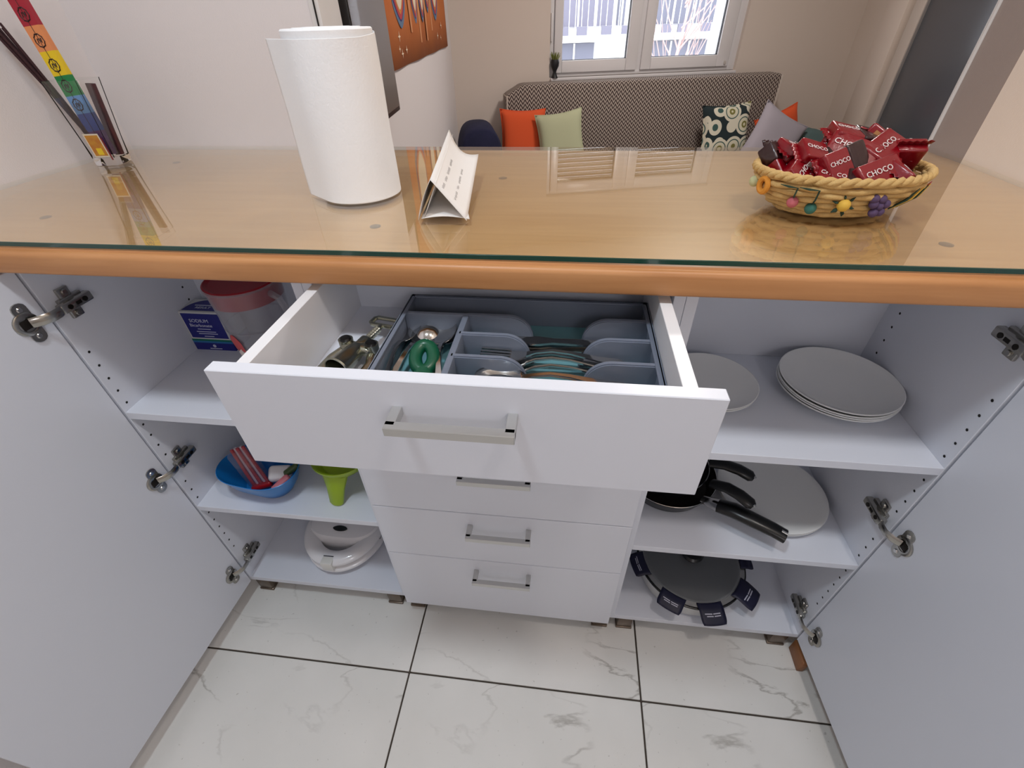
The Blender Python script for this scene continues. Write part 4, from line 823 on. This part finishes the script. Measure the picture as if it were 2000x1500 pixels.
# ------------------------------------------------------------------ living room
def zigzag():
    m = bpy.data.materials.new('zigzag_fabric'); m.use_nodes = True; nt = m.node_tree; N = nt.nodes; L = nt.links; b = N['Principled BSDF']
    tc = N.new('ShaderNodeTexCoord'); sp = N.new('ShaderNodeSeparateXYZ'); L.new(tc.outputs['Object'], sp.inputs[0])
    def mth(op, a, bv=None):
        n = N.new('ShaderNodeMath'); n.operation = op
        if isinstance(a, (int, float)): n.inputs[0].default_value = a
        else: L.new(a, n.inputs[0])
        if bv is not None:
            if isinstance(bv, (int, float)): n.inputs[1].default_value = bv
            else: L.new(bv, n.inputs[1])
        return n.outputs[0]
    P = 0.034; tri = mth('PINGPONG', mth('ADD', sp.outputs[0], 5.0), P/2)
    zz = mth('ADD', mth('ADD', sp.outputs[2], mth('MULTIPLY', sp.outputs[1], 0.8)), mth('MULTIPLY', tri, 1.7)); fr = mth('FRACT', mth('DIVIDE', mth('ADD', zz, 5.0), 0.029))
    st = mth('GREATER_THAN', fr, 0.5)
    mx = N.new('ShaderNodeMixRGB'); mx.inputs[1].default_value = lin((178, 166, 156)); mx.inputs[2].default_value = lin((60, 46, 46)); L.new(st, mx.inputs[0]); L.new(mx.outputs[0], b.inputs['Base Color']); b.inputs['Roughness'].default_value = 0.95
    return m
ZZ = zigzag()
def far_loc(u, v, z): return FM @ Vector((u, v, z))
def sofa():
    s = thing('sofa', 'sofa under a brown and cream zigzag throw standing below the window', 'sofa'); s.matrix_world = FM
    bm = nb(); prism(bm, [(-0.01, 0.22), (2.205, 0.22), (2.205, 0.93), (0.12, 0.93), (-0.01, 0.865)], -0.235, -0.06, 'y'); bmesh.ops.recalc_face_normals(bm, faces=bm.faces); bmesh.ops.bevel(bm, geom=list(bm.edges), offset=0.022, segments=4, profile=0.5, affect='EDGES'); obj('backrest', bm, ZZ, s)
    bm = nb(); box(bm, (-0.01, -0.95, 0.18), (2.205, -0.24, 0.42), 0.05, 4); obj('seat', bm, ZZ, s)
    bm = nb(); box(bm, (-0.008, -0.242, 0.24), (0.002, -0.05, 0.862), 0.004); obj('hem', bm, mat('hem_cream', (196, 186, 176), 0.9), s)
    bm = nb(); box(bm, (2.196, -0.242, 0.24), (2.209, -0.05, 0.92), 0.004); obj('hem', bm, mat('hem_cream'), s)
    for (u, v) in ((0.08, -0.88), (2.12, -0.88), (0.08, -0.12), (2.12, -0.12)): bm = nb(); tube(bm, [(u, v, 0.0), (u, v, 0.2)], [0.018, 0.026], 12); obj('leg', bm, black, s)
    # blanket roll at the left end
    b = thing('rolled_blanket', 'dark navy plush blanket rolled up at the sofa end beside the orange cushion', 'blanket'); b.matrix_world = FM @ Matrix.Translation((-0.235, -0.52, 0.0))
    nv = mat('navy_plush', (20, 22, 48), 0.95, bump=0.8, bscale=120, rgb2=(34, 36, 70), scale=12)
    bm = nb(); lathe(bm, [(0, 0.0), (0.13, 0.005), (0.145, 0.02), (0.148, 0.36), (0.14, 0.385), (0.10, 0.39), (0, 0.385)], 36, M=Matrix.Translation((-0.02, -0.20, 0.60)) @ Matrix.Rotation(-PI/2, 4, 'X'), shape=lambda a: 1+0.03*math.sin(5*a)); obj('roll', bm, nv, b, smooth=70)
    bm = nb(); box(bm, (-0.17, -0.25, 0.0), (0.13, 0.25, 0.455), 0.05, 3); obj('folded_base', bm, nv, b)
sofa()
def cushion(name, label, u, v, z, w, h, th, rot, m, extra=None):
    c = thing(name, label, 'cushion'); c.matrix_world = FM @ Matrix.Translation((u, v, z)) @ rot
    bm = nb(); n = 18
    for sgn in (1, -1):
        def f(a, b):
            x, y = a*2-1, b*2-1; px = x*(1-0.10*(1-abs(y)**2)*abs(x)**3)*1.0; py = y*(1-0.10*(1-abs(x)**2)*abs(y)**3)
            d = max(0, (1-x**4)*(1-y**4))**0.5
            return Vector((px*w/2, sgn*th/2*d, py*h/2+0.006*noise.noise((x*3+u, y*3, sgn))))
        grid(bm, f, n, n)
    bmesh.ops.remove_doubles(bm, verts=bm.verts, dist=0.0008); obj('cover', bm, m, c, smooth=70)
    pts = []
    for (x0, y0, x1, y1) in ((-1, -1, 1, -1), (1, -1, 1, 1), (1, 1, -1, 1), (-1, 1, -1, -1)):
        for k in range(8):
            t = k/8; x, y = x0+(x1-x0)*t, y0+(y1-y0)*t
            px = x*(1-0.10*(1-abs(y)**2)*abs(x)**3); py = y*(1-0.10*(1-abs(x)**2)*abs(y)**3); pts.append((px*w/2, 0, py*h/2))
    bm = nb(); tube(bm, pts, 0.004, 6, closed=True); obj('seam', bm, m, c, smooth=60)
    return c
def fabric(n, c, c2=None): return mat(n, c, 0.95, bump=0.35, bscale=400, rgb2=c2, scale=8)
RX = lambda d: Matrix.Rotation(math.radians(d), 4, 'X'); RY = lambda d: Matrix.Rotation(math.radians(d), 4, 'Y'); RZ = lambda d: Matrix.Rotation(math.radians(d), 4, 'Z')
fo = fabric('orange_fabric', (212, 84, 42)); fg = fabric('sage_fabric', (178, 182, 150)); fl = fabric('lavender_fabric', (168, 162, 172))
cushion('throw_cushion', 'bright orange cushion leaning beside the rolled navy blanket', 0.085, -0.42, 0.625, 0.34, 0.36, 0.11, RX(-14) @ RY(2), fo)
cushion('throw_cushion', 'pale sage green cushion in front of the orange one', 0.345, -0.54, 0.62, 0.34, 0.35, 0.12, RX(-16) @ RZ(-8) @ RY(-5), fg)
cushion('throw_cushion', 'orange cushion half hidden behind the lavender grey cushion', 2.17, -0.44, 0.53, 0.36, 0.36, 0.11, RX(-12) @ RY(-18), fo)
def shell_fabric():
    m = bpy.data.materials.new('shell_print_fabric'); m.use_nodes = True; nt = m.node_tree; N = nt.nodes; L = nt.links; b = N['Principled BSDF']
    tc = N.new('ShaderNodeTexCoord'); v = N.new('ShaderNodeTexVoronoi'); v.inputs['Scale'].default_value = 8.0; v.inputs['Randomness'].default_value = 0.6; L.new(tc.outputs['Object'], v.inputs['Vector'])
    mu = N.new('ShaderNodeMath'); mu.operation = 'MULTIPLY'; mu.inputs[1].default_value = 1.35; L.new(v.outputs['Distance'], mu.inputs[0])
    r = N.new('ShaderNodeValToRGB'); e = r.color_ramp.elements; r.color_ramp.interpolation = 'CONSTANT'
    e[0].position = 0; e[0].color = lin((205, 200, 172)); e[1].position = 0.18; e[1].color = lin((120, 116, 62))
    for p, c in ((0.30, (206, 202, 180)), (0.52, (60, 88, 84)), (0.60, (210, 206, 188)), (0.80, (30, 44, 48))):
        x = e.new(p); x.color = lin(c)
    L.new(mu.outputs[0], r.inputs[0]); L.new(r.outputs[0], b.inputs['Base Color']); b.inputs['Roughness'].default_value = 0.95; return m
cushion('throw_cushion', 'dark teal cushion printed with cream shell rings', 1.71, -0.42, 0.58, 0.40, 0.38, 0.12, RX(-14) @ RY(-2), shell_fabric())
cushion('throw_cushion', 'lavender grey cushion leaning corner-up against the printed one', 2.04, -0.575, 0.52, 0.42, 0.42, 0.13, RX(-14) @ RY(28), fl)
cushion('throw_cushion', 'dull teal cushion lying at the sofa end past the lavender one', 2.46, -0.52, 0.47, 0.36, 0.22, 0.12, RX(-30) @ RY(14), fabric('teal_fabric', (84, 104, 104)))
def wall_things():
    # plant on the sill
    p = thing('potted_plant', 'tiny plant in a black waisted pot on the window sill', 'plant'); p.matrix_world = FM @ Matrix.Translation((0.405, -0.022, 0.945))
    bm = nb(); lathe(bm, [(0, 0), (0.026, 0.0), (0.020, 0.012), (0.012, 0.035), (0.016, 0.05), (0.030, 0.075), (0.033, 0.10), (0.028, 0.118), (0, 0.114)], 24); obj('pot', bm, mat('black_pot', (22, 24, 30), 0.5), p)
    bm = nb(); rnd = random.Random(2)
    for k in range(46):
        a = rnd.uniform(0, 2*PI); r = rnd.uniform(0, 0.02); l = rnd.uniform(0.03, 0.055); tube(bm, [(r*math.cos(a), r*math.sin(a), 0.112), (r*1.6*math.cos(a), r*1.6*math.sin(a), 0.112+l*0.6), (r*2.1*math.cos(a), r*2.1*math.sin(a), 0.112+l)], [0.002, 0.0022, 0.0006], 4)
    o = obj('grass_tuft', bm, mat('plant_green', (120, 128, 62), 0.8), p); o['kind'] = 'stuff'
    # tapestry and television, in the left wall's frame: x away from the kitchen, y into the room
    nl = Vector((LD.y, -LD.x, 0)); LM = frame_m(K, LD, Vector((0, 0, 1))); B0 = K
    def WM(s): m = Matrix((LD, Vector((0, 0, 1)), nl)).transposed().to_4x4(); m.translation = K+LD*s; return m
    t = thing('wall_tapestry', 'orange wall hanging with white petals, chevron tips and small stars', 'wall hanging'); t.matrix_world = WM(-1.25)
    og = mat('tapestry_orange', (206, 120, 56), 0.9, rgb2=(182, 96, 44), scale=6); X0, X1, Z0, Z1 = -0.78, 0.995, 1.178, 2.1
    bm = nb(); grid(bm, lambda u, v: Vector((X0+(X1-X0)*u, Z0+(Z1-Z0)*v, 0.008+0.003*math.sin(u*22)*(1-v))), 40, 6); obj('cloth', bm, og, t, solid=0.003)
    def leafshape(cx, z0, w, h, n=14):
        q = lambda k: w*min(1, (h*k/n/0.075))**0.62
        ks = [14*(i/18)**2 for i in range(19)]
        return [(cx+q(k), z0+h*(k/n)) for k in ks]+[(cx-q(k), z0+h*(k/n)) for k in ks[:0:-1]]
    lay = [((96, 120, 150), 0.0), ((54, 48, 110), 0.022), ((186, 66, 74), 0.028), ((206, 128, 66), 0.046), ((226, 214, 190), 0.060)]
    for (cx, z0, w) in ((-0.50, 1.305, 0.125), (-0.15, 1.315, 0.07), (0.055, 1.318, 0.065), (0.244, 1.355, 0.065), (0.514, 1.321, 0.12)):
        for k, (c, dz) in enumerate(lay):
            bm = nb(); ww = w*(1-0.06*k); prism(bm, leafshape(cx, z0+dz*(0.8 if w < 0.1 else 1), ww, 0.42), 0.0125+0.0006*k, 0.0129+0.0006*k); obj('petal_print', bm, mat('petal_%d' % k, c, 0.9), t, smooth=0)
    for (x, z, r) in ((-0.578, 1.28, 0.018), (-0.60, 1.24, 0.012), (-0.556, 1.222, 0.016), (-0.46, 1.231, 0.015), (0.711, 1.294, 0.018), (0.53, 1.249, 0.018), (0.66, 1.235, 0.012)):
        bm = nb(); prism(bm, [((r if k % 2 == 0 else r*0.3)*1.5*math.cos(PI*k/4)+x, (r if k % 2 == 0 else r*0.3)*math.sin(PI*k/4)+z) for k in range(8)], 0.0125, 0.0130); obj('star_print', bm, mat('star_cream', (238, 214, 186), 0.9), t, smooth=0)
    for cx in (-0.28, -0.05, 0.15, 0.34):
        bm = nb(); prism(bm, [(cx-0.018, 1.22+abs(cx-0.05)*0.2), (cx+0.018, 1.22+abs(cx-0.05)*0.2), (cx+0.028, 1.43), (cx-0.028, 1.43)], 0.0122, 0.0126); obj('ray_print', bm, mat('ray_salmon', (206, 138, 92), 0.9), t, smooth=0)
    sx = lambda y: (y-K.y)/LD.y
    tv = thing('television', 'flat black television mounted on the wall by the orange hanging', 'television'); tv.matrix_world = WM(0)
    a, b = sx(0.83), sx(1.235); of = 0.075
    bm = nb(); box(bm, (a, 1.085, of-0.022), (b, 1.50, of), 0.004); obj('screen_housing', bm, mat('tv_bezel', (18, 17, 18), 0.4), tv)
    bm = nb(); box(bm, (a+0.004, 1.10, of+0.0002), (b-0.008, 1.495, of+0.0012)); obj('screen', bm, mat('tv_screen_sheen', (92, 82, 76), 0.35, coat=0.3), tv, smooth=0)  # grey-brown base carries the reflection on the dark screen
    bm = nb(); box(bm, (a+0.02, 1.17, 0.006), (b-0.06, 1.44, of-0.022), 0.01); obj('rear_bulge', bm, mat('tv_bezel'), tv)
    bm = nb(); box(bm, ((a+b)/2-0.06, 1.22, 0.0), ((a+b)/2+0.06, 1.38, 0.006), 0.002); obj('wall_mount', bm, black, tv)
    for k, (x, z) in enumerate(((-0.4345, 2.2),)):
        bm = nb(); tube(bm, [(x, YB-0.0062, ZG+0.002), (x, YB-0.0062, z)], 0.0018, 6); tag(obj('cable', bm, black), 'thin black cable running down the white jamb behind the paper towel roll', 'cable')
wall_things()

# ------------------------------------------------------------------ outside the window
def outside():
    bm = nb(); box(bm, (-25, 5, -3.2), (30, 40, -3.0)); struct('ground', bm, mat('street_grey', (150, 148, 148), 0.9), smooth=0)
    OM = FM @ Matrix.Translation((0, 9.0, 0)); b = thing('apartment_building', 'pale apartment building with grey windows and balcony railings across the street', 'building'); b.matrix_world = OM
    wm = mat('facade_white', (238, 236, 236), 0.9); gm = mat('facade_window', (112, 112, 126), 0.3); gm2 = mat('facade_grey', (128, 124, 138), 0.7)  # white wall, grey windows, plain lilac-grey for balcony panels and one window block
    bm = nb(); box(bm, (-12, 0.3, -3), (16, 6, 9)); obj('wall', bm, wm, b, smooth=0)
    for k, (u0, u1, z0, z1, m) in enumerate(((2.0, 3.52, -0.4, 0.74, gm), (5.02, 6.45, -0.4, 0.72, gm), (2.2, 3.95, 1.06, 2.2, gm2), (4.05, 4.22, 1.06, 2.2, gm), (4.9, 6.5, 1.06, 2.2, gm), (-0.6, 1.2, -0.4, 0.74, gm), (7.6, 9.0, -0.4, 0.72, gm))):
        bm = nb(); box(bm, (u0, 0.22, z0), (u1, 0.32, z1)); w = obj('window', bm, m, b, smooth=0)
        n = max(2, int((u1-u0)/0.4))
        for j in range(1, n): bm = nb(); x = u0+(u1-u0)*j/n; box(bm, (x-0.02, 0.19, z0), (x+0.02, 0.23, z1)); obj('mullion', bm, wm, w, smooth=0)
    bm = nb(); box(bm, (-4, 0.0, 0.76), (11, 0.3, 0.90)); obj('balcony_slab', bm, wm, b, smooth=0)
    for k, u in enumerate((2.55, 3.0, 3.6, 4.1, 5.1, 5.5, 6.1)):
        bm = nb(); box(bm, (u, -0.04, 0.90), (u+0.24, 0.0, 1.06)); obj('balcony_panel', bm, gm2, b, smooth=0)
    for k in range(34):
        bm = nb(); u = 2.2+k*0.15; box(bm, (u, -0.02, 0.90), (u+0.012, 0.0, 1.6)); obj('railing_bar', bm, wm, b, smooth=0)
    t = thing('bare_tree', 'leafless reddish tree with thin branches outside the window', 'tree'); t.matrix_world = FM @ Matrix.Translation((3.05, 3.6, -3.0)); rnd = random.Random(11)
    bk = mat('bark_pale', (198, 168, 162), 0.9)
    bm = nb(); tube(bm, [(0, 0, 0), (0.05, 0, 2.0), (0.0, 0, 3.6), (0.12, 0.0, 4.6), (0.3, 0, 5.6)], [0.06, 0.035, 0.024, 0.016, 0.010], 8); obj('trunk', bm, bk, t)
    for k in range(26):
        z = rnd.uniform(2.6, 4.4); a = rnd.choice((0, PI))+rnd.uniform(-0.7, 0.7); l = rnd.uniform(0.2, 0.8); up = rnd.uniform(0.7, 1.4); dx, dy = math.cos(a), math.sin(a); bm = nb()
        tube(bm, [(0.03, 0, z), (0.03+dx*l*0.35, dy*l*0.35, z+up*0.3), (0.03+dx*l*0.7, dy*l*0.7, z+up*0.7), (0.03+dx*l*0.85+rnd.uniform(-.1, .1), dy*l, z+up*1.2)], [0.012, 0.009, 0.006, 0.003], 5); obj('branch', bm, bk, t)
outside()
